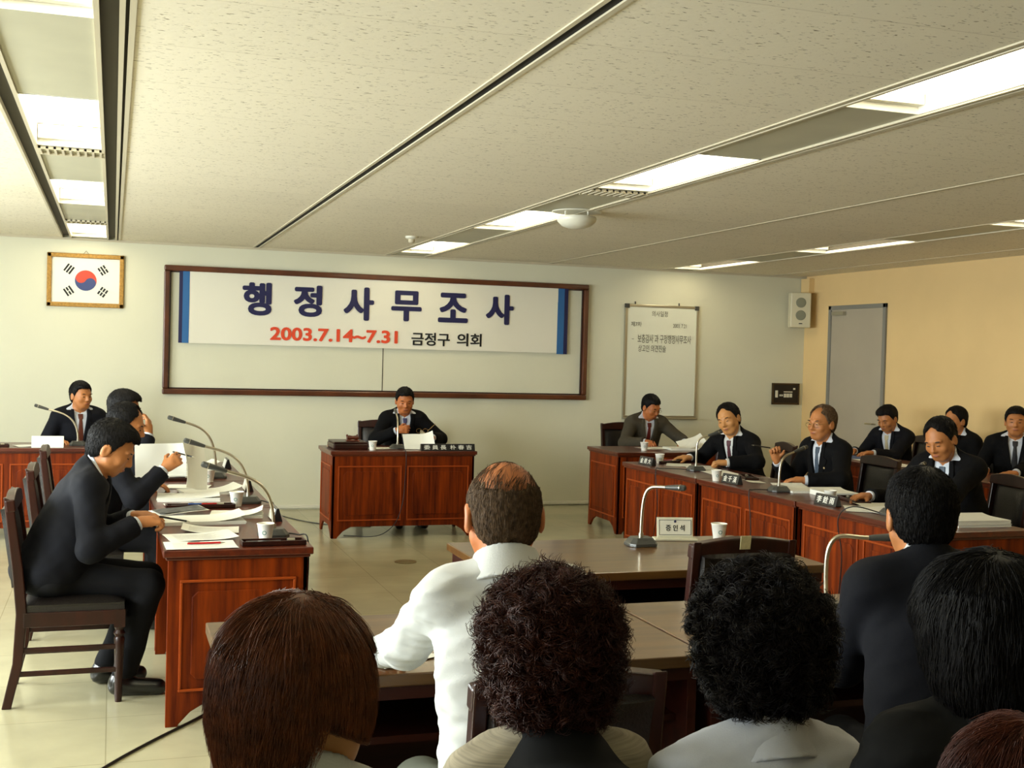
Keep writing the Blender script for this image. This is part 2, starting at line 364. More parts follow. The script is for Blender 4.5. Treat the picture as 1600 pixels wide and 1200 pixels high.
def disc_half(sign,n=40,r=.098):
    """taegeuk half: outer semicircle and two smaller semicircles, turned"""
    P=[]; 
    for i in range(n+1): a=PI*i/n; P.append((r*math.cos(a),sign*r*math.sin(a)))
    for i in range(1,n): a=PI-PI*i/n; P.append((-r/2+r/2*math.cos(PI-PI*i/n)*1,0)) if False else None
    A=[(-r/2-r/2*math.cos(PI*i/n),-(r/2)*math.sin(PI*i/n)) for i in range(1,n)]
    B=[(r/2-r/2*math.cos(PI*i/n),(r/2)*math.sin(PI*i/n)) for i in range(0,n)]
    return P,A,B
def taegeuk(upper):
    n=28; r=.098; pts=[]
    if upper:
        pts=[(r*math.cos(PI*i/n),r*math.sin(PI*i/n)) for i in range(n+1)]       # right to left over the top
        pts+=[(-r/2-r/2*math.cos(PI*i/n),-r/2*math.sin(PI*i/n)) for i in range(1,n)]   # red dips below on the left
        pts+=[(r/2-r/2*math.cos(PI*i/n),r/2*math.sin(PI*i/n)) for i in range(0,n)]     # and is cut into on the right
    else:
        pts=[(r*math.cos(PI+PI*i/n),r*math.sin(PI+PI*i/n)) for i in range(n+1)]
        pts+=[(r/2+r/2*math.cos(PI*i/n),r/2*math.sin(PI*i/n)) for i in range(1,n)]
        pts+=[(-r/2+r/2*math.cos(PI*i/n),-r/2*math.sin(PI*i/n)) for i in range(0,n)]
    c,s=math.cos(R(-30)),math.sin(R(-30))
    return [(x*c-y*s,x*s+y*c) for x,y in pts]
obj('red_half',MB().prism(taegeuk(True),0,.0012,T),mat('flag_red',(206,74,52),.6),fl)
obj('blue_half',MB().prism(taegeuk(False),0,.0012,T),mat('flag_blue',(58,72,122),.6),fl)
tri={'tl':((-1,1),'111'),'br':((1,-1),'000'),'tr':((1,1),'010'),'bl':((-1,-1),'101')}
for kx,kz,pat in ((-.152,.105,'111'),(.155,.105,'010'),(-.152,-.105,'101'),(.155,-.105,'000')):
    ang=math.atan2(kz,kx); ux,uz=math.cos(ang),math.sin(ang)          # bars are perpendicular to the radius
    g=MB()
    for j,b in enumerate(pat):
        o_r=(j-1)*.027; cx=kx+ux*o_r; cz=kz+uz*o_r
        segs=[(-.04,.04)] if b=='1' else [(-.04,-.004),(.004,.04)]
        for s0,s1 in segs:
            q=[(cx-uz*s+ux*e,cz+ux*s+uz*e) for s,e in ((s0,-.008),(s1,-.008),(s1,.008),(s0,.008))]
            g.prism(q,0,.0012,T)
    obj('trigram',g,M['ink'],fl)
hk=MB(); hk.tube([(-.03,-.01,H2-.01),(0,-.005,H2+.03),(.03,-.01,H2-.01)],.002,6); obj('hanging_cord',hk,M['slot'],t)

# ---- the big wooden frame and the banner in it
t=thing('wall_frame','long brown wooden frame mounted on the back wall around the banner','frame',(2.695,YB,1.79))
g=MB(); W2,H2,fw=2.235,.632,.055
for a in ((-W2,W2,-H2,-H2+fw),(-W2,W2,H2-fw,H2),(-W2,-W2+fw,-H2+fw,H2-fw),(W2-fw,W2,-H2+fw,H2-fw)): g.box(a[0],a[1],-.06,0,a[2],a[3])
obj('frame_moulding',g,wood('frame_wood',(70,32,12),(104,52,22),(3,3,3),rough=.35),t,bevel=.012)
g=MB()
for a in ((-W2+fw,W2-fw,-H2+fw,-H2+fw+.012),(-W2+fw,W2-fw,H2-fw-.012,H2-fw),(-W2+fw,-W2+fw+.012,-H2+fw,H2-fw),(W2-fw-.012,W2-fw,-H2+fw,H2-fw)): g.box(a[0],a[1],-.03,0,a[2],a[3])
obj('inner_lip',g,M['chair'],t,bevel=.003)
t=thing('banner','white cloth banner with navy Korean lettering inside the long wooden frame','banner',(0,YB-.035,0))
bw=mat('banner_cloth',(232,228,212),.6,bump=.06,bscale=12)
def ban(u,v):
    x=.70+u*(4.575-.70); z=1.665+v*.715
    y=.0025*math.sin(u*37)*(1-v)+.002*math.sin(u*14+v*3)
    return (x,y,z)
obj('cloth',MB().sheet(lambda u,v:ban(v,u),8,90,.001),bw,t,smooth=60)
obj('navy_stripe',MB().box(.604,.638,-.002,.002,1.665,2.38),M['navy_ink'],t); obj('navy_stripe',MB().box(4.65,4.694,-.002,.002,1.655,2.38),M['navy_ink'],t)
bl=mat('banner_blue',(44,102,160),.6)
obj('blue_stripe',MB().box(.638,.702,-.002,.002,1.665,2.38),bl,t); obj('blue_stripe',MB().box(4.573,4.65,-.002,.002,1.655,2.38),bl,t)
T=basis((0,-.007,0),(1,0,0),(0,0,1),(0,-1,0))
for s,a,b,c,e in (('행',1.214,1.498,1.960,2.288),('정',1.722,2.005,1.964,2.282),('사',2.23,2.542,1.945,2.285),('무',2.728,3.048,1.954,2.269),('조',3.231,3.553,1.957,2.267),('사',3.756,4.064,1.953,2.274)):
    text('banner_title',s,M['navy_ink'],t,a+.012,b-.012,c+.010,e-.010,T,bold=.0,fat=.015)
text('banner_date','2003.7.14~7.31',M['red_ink'],t,1.497,2.795,1.722,1.845,T,bold=.0,fat=.007)
text('banner_council_name','금정구',M['ink'],t,2.952,3.361,1.707,1.84,T,fat=.004)
text('banner_council_name','의회',M['ink'],t,3.445,3.711,1.713,1.844,T,fat=.004)
cl=MB(); cl.tube([(.62,0,2.36),(.5,-.004,2.375)],.0015,5); cl.tube([(4.69,0,2.36),(4.86,-.004,2.372)],.0015,5); obj('banner_string',cl,M['slot'],t)

# ---- whiteboard
t=thing('whiteboard','tall portrait whiteboard with faint handwriting mounted on the back wall','whiteboard',(5.835,YB,1.6))
W2,H2=.455,.635
obj('board',MB().box(-W2+.02,W2-.02,-.025,0,-H2+.02,H2-.02),mat('whiteboard_enamel',(226,228,212),.3,coat=.3),t)
g=MB(); fw=.03
for a in ((-W2,W2,-H2,-H2+fw),(-W2,W2,H2-fw,H2),(-W2,-W2+fw,-H2+fw,H2-fw),(W2-fw,W2,-H2+fw,H2-fw)): g.box(a[0],a[1],-.032,0,a[2],a[3])
obj('board_frame',g,M['silver'],t,bevel=.004)
g=MB(); g.box(-W2,W2,-.07,0,-H2-.012,-H2+.006); obj('pen_tray',g,M['silver'],t,bevel=.004)
for sx in (-1,1):
    obj('corner_cap',MB().box(sx*W2-.025*(1+sx)/1-.0,sx*W2+.025*(1-sx),-.036,0,H2-.045,H2+.004),M['mic'],t,bevel=.004)
g=MB(); g.tube([(-.33,-.015,H2),(-.33,-.012,H2+.03)],.008,8); g.tube([(.21,-.015,H2),(.21,-.012,H2+.03)],.008,8); obj('hook',g,M['mic'],t)
T=basis((-5.835,-.027,-1.6),(1,0,0),(0,0,1),(0,-1,0))
pen=mat('marker_ink',(70,66,44),.6)
for s,a,b,c,e in (('의사일정',5.706,5.9,2.105,2.167),('제7차',5.455,5.582,1.987,2.041),('2003. 7.21',5.971,6.137,1.987,2.029),('보충감사 과 구정행정사무조사',5.538,6.199,1.807,1.903),('상고인 의견진술',5.548,5.889,1.707,1.785),('-',5.467,5.493,1.845,1.850)):
    text('handwriting',s,pen,t,a,b,c,e,T)
# ---- switch panel
t=thing('intercom_panel','small black control panel with white switches on the back wall by the corner','control panel',(7.455,YB,1.263))
g=MB(); g.box(-.174,.174,-.02,0,-.12,.12); obj('panel_plate',g,mat('panel_black',(24,14,12),.4),t)
g=MB()
for a in ((-.18,.18,-.125,-.105),(-.18,.18,.105,.125),(-.18,-.16,-.125,.125),(.16,.18,-.125,.125)): g.box(a[0],a[1],-.028,0,a[2],a[3])
obj('panel_rim',g,mat('panel_rim',(70,52,28),.4,metal=.3),t,bevel=.004)
for a,b,c,e in ((7.315,7.346,1.22,1.302),(7.371,7.388,1.235,1.256),(7.396,7.413,1.235,1.256),(7.428,7.458,1.222,1.267),(7.465,7.496,1.222,1.267),(7.505,7.537,1.223,1.268),(7.427,7.54,1.282,1.292),(7.552,7.577,1.313,1.333)):
    obj('switch',MB().box(a-7.455,b-7.455,-.027,-.019,c-1.263,e-1.263),M['paper2'],t)
# ---- loudspeaker in the corner
t=thing('wall_speaker','cream two-cone loudspeaker hung in the corner under the ceiling','loudspeaker',(7.50,11.92,2.235),R(-22))
obj('cabinet',MB().box(-.115,.115,-.10,.08,-.20,.20),mat('speaker_cream',(214,206,176),.45),t,bevel=.012)
gm=mat('speaker_grille',(140,140,118),.7,bump=.5,bscale=500)
Ty=basis((0,-.10,0),(1,0,0),(0,0,1),(0,-1,0))
for z in (.085,-.06): obj('cone',MB().lathe([(0,.006),(.05,.006),(.056,.002),(.058,0)],(0,z,0),28,Ty,cap=False),gm,t,smooth=30)
obj('badge',MB().box(-.02,.02,-.103,-.099,-.16,-.15),M['ink'],t)
obj('bracket',MB().box(-.02,.10,.07,.14,-.04,.04),M['slot'],t)
o=obj('conduit_box',MB().box(XR-.07,XR-.001,11.92,12.09,2.44,2.61),M['wall_peach'],bevel=.003); tag(o,'short peach cable duct above the corner loudspeaker','cable duct')
# ---- ceiling devices
t=thing('ceiling_vent','round white ceiling dome vent beside the middle light strip','ceiling vent',(3.05,7.72,ZC-.05))
obj('dome',MB().lathe([(0,-.07),(.06,-.066),(.105,-.05),(.135,-.02),(.14,.0),(.135,.012),(0,.012)],(0,0,0),36,cap=False),M['white_metal'],t,smooth=50)
obj('ceiling_plate',MB().lathe([(0,.044),(.17,.044),(.175,.05),(0,.05)],(0,0,0),36,cap=False),M['white_metal'],t,smooth=40)
g=MB()
for k in range(4): a=k*PI/2+.4; g.tube([(.11*math.cos(a),.11*math.sin(a),.0),(.11*math.cos(a),.11*math.sin(a),.048)],.006,6)
obj('spacer',g,M['white_metal'],t)
t=thing('smoke_detector','little round smoke detector on the ceiling left of the middle lights','smoke detector',(2.45,10.1,ZC))
obj('detector_base',MB().lathe([(0,-.0),(.055,-.0),(.055,-.015),(.04,-.025),(0,-.025)],(0,0,0),24,cap=False),M['white_metal'],t,smooth=40)
obj('sensor',MB().lathe([(0,-.024),(.028,-.024),(.028,-.05),(.02,-.058),(0,-.058)],(0,0,0),20,cap=False),M['rail'],t,smooth=40)
# ================================================================= FURNITURE
def panel_side(root,T,w,npan,z0=.10,z1=.725,th=.02,name='front_panel',arch=True,foot=.09,wm=None):
    """a framed desk side in the local plane: x along 0..w, y up, z outwards"""
    pts=[(0,0),(foot*.55,0),(foot*.62,.012),(foot*1.15,z0*.62),(foot*1.5,z0*.8),(foot*1.9,z0)] if arch else [(0,0),(.05,0),(.05,z0)]
    poly=pts+[(w-x,y) for x,y in pts[::-1]]+[(w,z1),(0,z1)]
    p=obj(name,MB().prism(poly,-th,0,T),wm or M['wood_v'],root,bevel=.002)
    pw=(w-.05*(npan+1))/npan
    for k in range(npan):
        a=.05+k*(pw+.05); b=a+pw; c0=z0+.05; c1=z1-.085
        g=MB(); t=.012
        for q in ((a,b,c0,c0+t),(a,b,c1-t,c1),(a,a+t,c0+t,c1-t),(b-t,b,c0+t,c1-t)): g.box(q[0],q[1],q[2],q[3],-.002,.009,T)
        obj('moulding',g,M['trim'],p,bevel=.003)
        i=.05; a2,b2,e0,e1=a+i,b-i,c0+i,c1-i; ch=.025
        poly=[(a2+ch,e0),(b2-ch,e0),(b2,e0+ch),(b2,e1-ch),(b2-ch,e1),(a2+ch,e1),(a2,e1-ch),(a2,e0+ch)]
        obj('raised_field',MB().prism(poly,-.002,.006,T),wm or M['wood_v'],p,bevel=.004)
    return p
def desk(label,x0,x1,y0,y1,front,npan,grp,ends=(True,True),endpan=1,end_name='side_panel',h=.76):
    """front: 'x+','x-','y-' is the side with the panels; sitters are on the other side"""
    root=thing('desk',label,'desk',((x0+x1)/2,(y0+y1)/2,0),0,grp)
    X0,X1,Y0,Y1=x0-(x0+x1)/2,x1-(x0+x1)/2,y0-(y0+y1)/2,y1-(y0+y1)/2
    long_x=(X1-X0)>(Y1-Y0); tm=M['wood_x'] if long_x else M['wood_y']
    obj('desk_top',MB().box(X0,X1,Y0,Y1,h-.032,h),tm,root,bevel=.005)
    e=.022
    obj('top_moulding',MB().box(X0+.012,X1-.012,Y0+.012,Y1-.012,h-.045,h-.032),M['wood_x'],root,bevel=.004)
    z1=h-.045
    def side(o,xd,nd,w,n,nm): panel_side(root,basis(o,xd,(0,0,1),nd),w,n,z1=z1,name=nm)
    a0,a1,b0,b1=X0+e,X1-e,Y0+e,Y1-e
    if front=='y-':
        side((a0,b0,0),(1,0,0),(0,-1,0),a1-a0,npan,'front_panel')
        if ends[0]: side((a0,b1,0),(0,-1,0),(-1,0,0),b1-b0,1,end_name)
        if ends[1]: side((a1,b0,0),(0,1,0),(1,0,0),b1-b0,1,end_name)
    if front=='x+':
        side((a1,b0,0),(0,1,0),(1,0,0),b1-b0,npan,'front_panel')
        if ends[0]: side((a0,b0,0),(1,0,0),(0,-1,0),a1-a0,1,end_name)
        if ends[1]: side((a1,b1,0),(-1,0,0),(0,1,0),a1-a0,1,end_name)
    if front=='x-':
        side((a0,b1,0),(0,-1,0),(-1,0,0),b1-b0,npan,'front_panel')
        if ends[0]: side((a0,b0,0),(1,0,0),(0,-1,0),a1-a0,1,end_name)
        if ends[1]: side((a1,b1,0),(-1,0,0),(0,1,0),a1-a0,1,end_name)
    # inner shelf under the top on the sitter's side
    s=MB()
    if front=='y-': s.box(a0+.025,a1-.025,b0+.05,b1-.12,h-.2,h-.185)
    if front=='x+': s.box(a0+.12,a1-.05,b0+.025,b1-.025,h-.2,h-.185)
    if front=='x-': s.box(a0+.05,a1-.12,b0+.025,b1-.025,h-.2,h-.185)
    obj('shelf',s,M['table_dark'],root)
    return root
gL='desks in the left row'; gR='panelled desks in the right row'; gB='desks along the peach wall'
desk('reddish mahogany desk of the left row nearest the camera, its panelled end in view',.215,.850,5.175,6.50,'x+',2,gL)
desk('left row mahogany desk in the middle, between the nearest and the farthest',.215,.850,6.515,7.84,'x+',2,gL)
desk('left row mahogany desk farthest from the camera, near the back wall',.215,.850,7.855,9.18,'x+',2,gL)
desk('mahogany desk cut by the left photo edge with white name card, facing the room',-1.50,-.12,10.45,11.08,'y-',2,None)
desk('broad two-panel mahogany desk of the chairman below the banner',1.79,3.11,10.13,10.78,'y-',2,None)
desk('mahogany desk under the whiteboard where the grey-jacketed man writes',4.41,5.75,9.98,10.72,'y-',2,None)
desk('right row orange-brown desk farthest from the camera, two door-like panels',4.06,4.70,7.77,9.09,'x-',2,gR)
desk('right row orange-brown desk in the middle of three',4.06,4.70,6.435,7.755,'x-',2,gR)
desk('right row orange-brown desk nearest the camera with its end panel in view',4.06,4.70,5.10,6.42,'x-',2,gR)
desk('dark brown desk by the peach wall behind the right row, farther one',6.28,6.90,8.45,9.77,'x-',2,gB)
desk('dark brown desk by the peach wall behind the right row, nearer one',6.28,6.90,7.115,8.435,'x-',2,gB)

def table(label,x0,x1,y0,y1,grp,h=.76):
    root=thing('table',label,'table',((x0+x1)/2,(y0+y1)/2,0),0,grp); w=(x1-x0)/2; d=(y1-y0)/2
    obj('table_top',MB().box(-w,w,-d,d,h-.035,h),M['table'],root,bevel=.004)
    obj('apron',MB().box(-w+.02,w-.02,-d+.02,-d+.04,h-.075,h-.035),M['table_dark'],root)
    for s in (-1,1): obj('side_panel',MB().box(s*(w-.035)-.015,s*(w-.035)+.015,-d+.03,d-.03,0,h-.035),M['table_dark'],root,bevel=.003)
    obj('modesty_panel',MB().box(-w+.05,w-.05,d-.06,d-.042,.12,h-.035),M['table_dark'],root)
    obj('shelf',MB().box(-w+.05,w-.05,-d+.10,d-.06,h-.22,h-.20),M['table_dark'],root)
    obj('foot_rail',MB().box(-w+.05,w-.05,-d+.07,-d+.10,.22,.27),M['table'],root,bevel=.003)
    return root
table('witness table in the middle of the room with microphone and Korean name plate',1.46,2.93,4.36,5.20,None)
table('brown table before the white-shirted man, left of the seam',.29,1.67,3.08,3.80,'two tables in front of the audience')
table('brown table before the dark-suited man seen from behind, right of the seam',1.68,3.06,3.08,3.80,'two tables in front of the audience')

# ---- chair
def make_chair(label,loc,rz,grp):
    t=thing('armless_chair',label,'chair',loc,rz,grp)
    for s in (-1,1):
        x=s*.205
        pr=[(-.285,0),(-.245,0),(-.20,.20),(-.185,.42),(-.205,.62),(-.250,.925),(-.29,.94),(-.25,.62),(-.232,.42),(-.243,.2)]
        T=basis((x-.017,0,0),(0,1,0),(0,0,1),(1,0,0))
        obj('back_post',MB().prism(pr,0,.034,T),M['chair'],t,bevel=.005)
        prof=[(.015,0),(.018,.03),(.017,.06),(.022,.26),(.024,.29),(.018,.30),(.026,.315),(.018,.33),(.024,.345)]
        g=MB().lathe(prof,(s*.20,.205,0),14); g.box(s*.20-.024,s*.20+.024,.181,.229,.345,.425)
        obj('front_leg',g,M['chair'],t,smooth=40)
        for z in (.15,.255): obj('side_stretcher',MB().box(x-.009,x+.009,-.225,.195,z-.011,z+.011),M['chair'],t,bevel=.003)
        obj('seat_rail',MB().box(s*.212-.012,s*.212+.012,-.20,.185,.36,.425),M['chair'],t,bevel=.003)
    obj('front_rail',MB().box(-.185,.185,.205,.227,.36,.425),M['chair'],t,bevel=.003)
    obj('rear_rail',MB().box(-.19,.19,-.222,-.198,.36,.425),M['chair'],t,bevel=.003)
    n=10
    def top(u): return .940+.024*math.sin(PI*u)
    g=MB(); pts=[(-.225+.45*i/n,top(i/n)) for i in range(n+1)]; poly=[(-.225,.885)]+[(.225,.885)]+pts[::-1]
    T=basis((0,-.255,0),(1,0,0),(0,.13,-.99) if False else (0,-.14,.99),(0,-.99,-.14))
    poly=[(x,(z-.0)) for x,z in poly]
    T=Matrix.Translation((0,-.118,.0))@Matrix.Rotation(R(8),4,'X')@basis((0,0,0),(1,0,0),(0,0,1),(0,-1,0))
    obj('top_rail',MB().prism(poly,-.004,.036,T),M['chair'],t,bevel=.006)
    obj('lower_rail',MB().box(-.19,.19,-.22,-.198,.50,.545),M['chair'],t,bevel=.004)
    def cush(u,v,bulge,w,h):
        return bulge*(1-(2*u-1)**6)*(1-(2*v-1)**6)
    g=MB(); g.sheet(lambda u,v:(-.185+.37*u,-.226-.052*v-.012+cush(u,v,.022,0,0),.535+.350*v),10,12,.03)
    obj('back_cushion',g,M['leather'],t,smooth=60)
    g=MB(); g.box(-.215,.215,-.195,.225,.424,.448)
    g.sheet(lambda u,v:(-.214+.428*u,-.196+.42*v,.447+cush(u,v,.026,0,0)),12,12,.022)
    obj('seat_cushion',g,M['leather'],t,smooth=50)
    for s in (-1,1):
        for z in (.60,.72,.84): pass
    return t
gC='dark wooden armless chairs'
ch0=make_chair('dark wooden chair with leather seat at the far left, under the nearest suited man',(-.155,5.84,0),R(-90),gC)
CH=[(-.15,7.12,-90,'chair of the balding man in the left row, its worn post top showing'),
(-.15,8.38,-90,'chair with chipped top rail of the farthest man in the left row'),
(-.33,11.45,180,'chair of the man behind the desk at the left photo edge'),
(2.50,11.32,172,'red-brown chair of the chairman, its back showing left of his shoulder'),
(5.10,11.22,180,'dark leather-backed chair of the grey-jacketed man under the whiteboard'),
(5.17,8.82,78,'chair of the tilted-head man at the far desk of the right row'),
(5.16,7.45,90,'chair of the man with raised fist in the right row'),
(5.17,6.14,80,'chair of the bowed balding man nearest in the right row'),
(7.30,9.66,86,'chair by the peach wall of the young man reading'),
(7.30,8.74,90,'chair by the peach wall of the mostly hidden man'),
(7.30,8.05,70,'chair by the peach wall of the man facing the camera'),
(2.30,4.26,0,'empty dark chair with a sticker on its top rail at the witness table'),
(.945,2.62,0,'chair with glossy left post behind the white-shirted man, partly hidden by curly hair'),
(2.16,2.66,8,'chair of the dark-suited man seen from behind'),
(.17,1.40,0,'chair under the woman with straight brown hair'),
(.66,1.88,0,'chair under the curly-haired woman with dark collar'),
(1.14,1.80,0,'chair under the curly-haired woman in pale jacket'),
(1.62,1.55,0,'chair under the dark-clothed person at the right photo edge'),
(5.18,9.62,100,'empty dark chair between the whiteboard desk and the right row')]
chairs=[ch0]
for x,y,a,l in CH:
    c_=dup(ch0,(x,y,0),R(a),l,gC); chairs.append(c_)
    if 'under the' in l and ('woman' in l or 'person' in l): c_.scale=(.78,.9,1)
# sticker on the witness chair
o=obj('sticker',MB().box(-.022,.022,-.0015,.0015,-.026,.026),mat('old_label',(196,186,140),.6,var=.15,vscale=60)); o.location=(2.29,4.26-.300,.935); o.rotation_euler=(R(8),0,0)
o.parent=chairs[12]; o.matrix_parent_inverse=Matrix.Translation((-2.30,-4.26,0))
# ================================================================= PEOPLE
def nrm(v): v=np.asarray(v,float); return v/(np.linalg.norm(v)+1e-12)
def smin(a,b,k):
    h=np.clip(.5+.5*(b-a)/k,0,1); return b+(a-b)*h-k*h*(1-h)
def rc(P,a,b,r1,r2):
    a=np.asarray(a,float); ab=np.asarray(b,float)-a; t=np.clip(((P-a)@ab)/(ab@ab+1e-12),0,1)
    return np.linalg.norm(P-a-t[:,None]*ab,axis=1)-(r1+(r2-r1)*t)
def ell(P,c,r,Rm=None):
    q=P-np.asarray(c,float)
    if Rm is not None: q=q@Rm
    r=np.asarray(r,float); k0=np.linalg.norm(q/r,axis=1); k1=np.linalg.norm(q/(r*r),axis=1)+1e-9
    return k0*(k0-1)/k1
def wob(P,f,seed=0,st=(1,1,1)):
    """smooth pseudo-random field about -1..1"""
    q=P*np.array(st)*f; s=seed*1.7
    a=np.sin(q[:,0]*1.0+s+1.6*np.sin(q[:,1]*.9+q[:,2]*.6+s))
    b=np.sin(q[:,1]*1.15+2.1*s+1.5*np.sin(q[:,2]*1.05-q[:,0]*.5+s*.5))
    c=np.sin(q[:,2]*1.1-s+1.7*np.sin(q[:,0]*.8+q[:,1]*.7-s))
    return (a+b+c)/3
def surface(fn,lo,hi,h):
    lo=np.asarray(lo,float); hi=np.asarray(hi,float); B=4
    n=np.ceil((hi-lo)/(h*B)).astype(int)+1; N=n*B+1
    gx,gy,gz=[lo[i]+(np.arange(n[i])+.5)*h*B for i in range(3)]
    cc=np.stack(np.meshgrid(gx,gy,gz,indexing='ij'),-1).reshape(-1,3)
    dc=fn(cc).reshape(n)
    act=np.abs(dc)<h*B*1.25
    Dn=np.ones(N,np.float32); sg=np.sign(dc).astype(np.float32)
    Dn[:-1,:-1,:-1]=np.repeat(np.repeat(np.repeat(sg,B,0),B,1),B,2)
    mk=np.zeros(N,bool); big=np.repeat(np.repeat(np.repeat(act,B,0),B,1),B,2)
    for dx in (0,1):
        for dy in (0,1):
            for dz in (0,1): mk[dx:dx+n[0]*B,dy:dy+n[1]*B,dz:dz+n[2]*B]|=big
    idx=np.argwhere(mk); 
    if len(idx)==0: return np.zeros((0,3)),np.zeros((0,4),int)
    out=np.empty(len(idx),np.float32)
    for s in range(0,len(idx),200000): out[s:s+200000]=fn(lo+idx[s:s+200000]*h)
    Dn[mk]=out
    S=Dn<0; c=[S[dx:N[0]-1+dx,dy:N[1]-1+dy,dz:N[2]-1+dz] for dx in (0,1) for dy in (0,1) for dz in (0,1)]
    cnt=sum(x.astype(np.int8) for x in c); cell=(cnt>0)&(cnt<8)
    ci=np.argwhere(cell); vid=-np.ones(cell.shape,np.int64); vid[cell]=np.arange(len(ci))
    acc=np.zeros((len(ci),3)); num=np.zeros(len(ci))
    co=[(0,0,0),(0,0,1),(0,1,0),(0,1,1),(1,0,0),(1,0,1),(1,1,0),(1,1,1)]
    dv=[Dn[ci[:,0]+o[0],ci[:,1]+o[1],ci[:,2]+o[2]] for o in co]
    for i in range(8):
        for j in range(i+1,8):
            d=[abs(co[i][k]-co[j][k]) for k in range(3)]
            if sum(d)!=1: continue
            a,b=dv[i],dv[j]; m=(a<0)!=(b<0); t=np.where(m,a/(a-b+1e-12),0)[:,None]
            p=np.array(co[i])+t*(np.array(co[j])-np.array(co[i])); acc+=np.where(m[:,None],p,0); num+=m
    V=lo+(ci+acc/num[:,None])*h
    F=[]
    for ax in range(3):
        o=[0,0,0]; o[ax]=1; A=S[:N[0]-o[0],:N[1]-o[1],:N[2]-o[2]]; Bb=S[o[0]:,o[1]:,o[2]:]
        e=np.argwhere(A!=Bb); u,v=[(1,2),(2,0),(0,1)][ax]
        e=e[(e[:,u]>0)&(e[:,v]>0)&(e[:,u]<cell.shape[u])&(e[:,v]<cell.shape[v])&(e[:,ax]<cell.shape[ax])]
        def g(du,dv_):
            q=e.copy(); q[:,u]-=du; q[:,v]-=dv_; return vid[q[:,0],q[:,1],q[:,2]]
        q=np.stack([g(1,1),g(0,1),g(0,0),g(1,0)],1); fl=A[e[:,0],e[:,1],e[:,2]]
        q=np.where(fl[:,None],q,q[:,::-1]); F.append(q[(q>=0).all(1)])
    return V,np.concatenate(F)
def npmesh(name,V,F,m,parent=None,smooth=True):
    me=D.meshes.new(name); nv=len(V); nf=len(F); k=F.shape[1] if nf else 4
    me.vertices.add(nv); me.vertices.foreach_set('co',np.asarray(V,np.float32).ravel())
    me.loops.add(nf*k); me.loops.foreach_set('vertex_index',np.asarray(F,np.int32).ravel())
    me.polygons.add(nf); me.polygons.foreach_set('loop_start',np.arange(0,nf*k,k,dtype=np.int32))
    if smooth: me.polygons.foreach_set('use_smooth',np.ones(nf,bool))
    me.update(calc_edges=True)
    return link(name,me,m,parent)
def relax(V,F,it=1,w=.5):
    for _ in range(it):
        acc=np.zeros_like(V); n=np.zeros(len(V))
        for i in range(F.shape[1]):
            a=F[:,i]; b=F[:,(i+1)%F.shape[1]]
            np.add.at(acc,a,V[b]); np.add.at(acc,b,V[a]); np.add.at(n,a,1); np.add.at(n,b,1)
        V=V*(1-w)+w*acc/np.maximum(n,1)[:,None]
    return V

SK={}
def skin(key,col): SK[key]=mat('skin_'+key,col,.5,var=.06,vscale=25,bump=.08,bscale=260); SK[key].node_tree.nodes['Principled BSDF'].inputs['Subsurface Weight'].default_value=0.0
skin('tan',(180,116,66)); skin('fair',(196,138,82)); skin('warm',(180,106,56))
CL={'black':mat('black_wool',(9,9,11),.85,bump=.15,bscale=700,spec=.15),'navy':mat('dark_navy_wool',(13,14,21),.85,bump=.15,bscale=700,spec=.2),
'charcoal':mat('grey_tweed',(72,66,54),.9,var=.2,vscale=260,bump=.2,bscale=600,spec=.2),'white':mat('white_cotton',(206,208,206),.8,bump=.1,bscale=300,spec=.3),
'shirt':mat('pale_blue_shirt',(206,212,222),.8,spec=.3),'pale':mat('pale_grey_linen',(216,220,230),.85,bump=.2,bscale=400,spec=.2),
'trouser_grey':mat('grey_trouser_cloth',(104,108,98),.85,spec=.2),'trouser':mat('dark_trouser_cloth',(14,14,17),.85,spec=.2),
'beige':mat('striped_beige_knit',(150,140,118),.9,var=.25,vscale=6,stretch=(1,1,60),bump=.3,bscale=80),'dark':mat('dark_collar_cloth',(20,20,20),.85,spec=.2)}
TIE={'red':mat('dark_red_tie',(92,18,14),.5),'plum':mat('plum_tie',(74,22,34),.5),'steel':mat('steel_blue_tie',(62,76,92),.5,var=.3,vscale=120),'olive':mat('patterned_gold_tie',(150,120,70),.5,var=.5,vscale=160),
'cream':mat('cream_tie',(190,178,144),.5),'black':mat('black_tie',(16,16,20),.5),'brown':mat('brown_tie',(92,40,22),.5),'blue':mat('blue_grey_tie',(70,72,110),.5,var=.3,vscale=90)}
HR={'black':mat('black_hair',(14,11,10),.6,spec=.2),'greying':mat('greying_hair',(92,72,52),.65,spec=.2,var=.45,vscale=90),
'brown':mat('brown_hair',(100,52,22),.42,spec=.4,var=.45,vscale=50),'darkbrown':mat('dark_brown_curls',(58,26,14),.5,spec=.25,var=.4,vscale=40),'blackcurl':mat('black_curls',(18,10,8),.5,spec=.3,var=.3,vscale=40),'brown2':mat('reddish_hair',(66,27,10),.5,spec=.2,var=.3,vscale=50)}
LIP=mat('lips',(150,84,66),.5); EYE=mat('dark_eye',(22,14,10),.25); BROW=mat('eyebrow_hair',(26,20,16),.7); SHOE=mat('black_shoe_leather',(12,12,12),.3,coat=.4)
GLS=mat('thin_gold_wire',(150,120,70),.3,metal=.8)

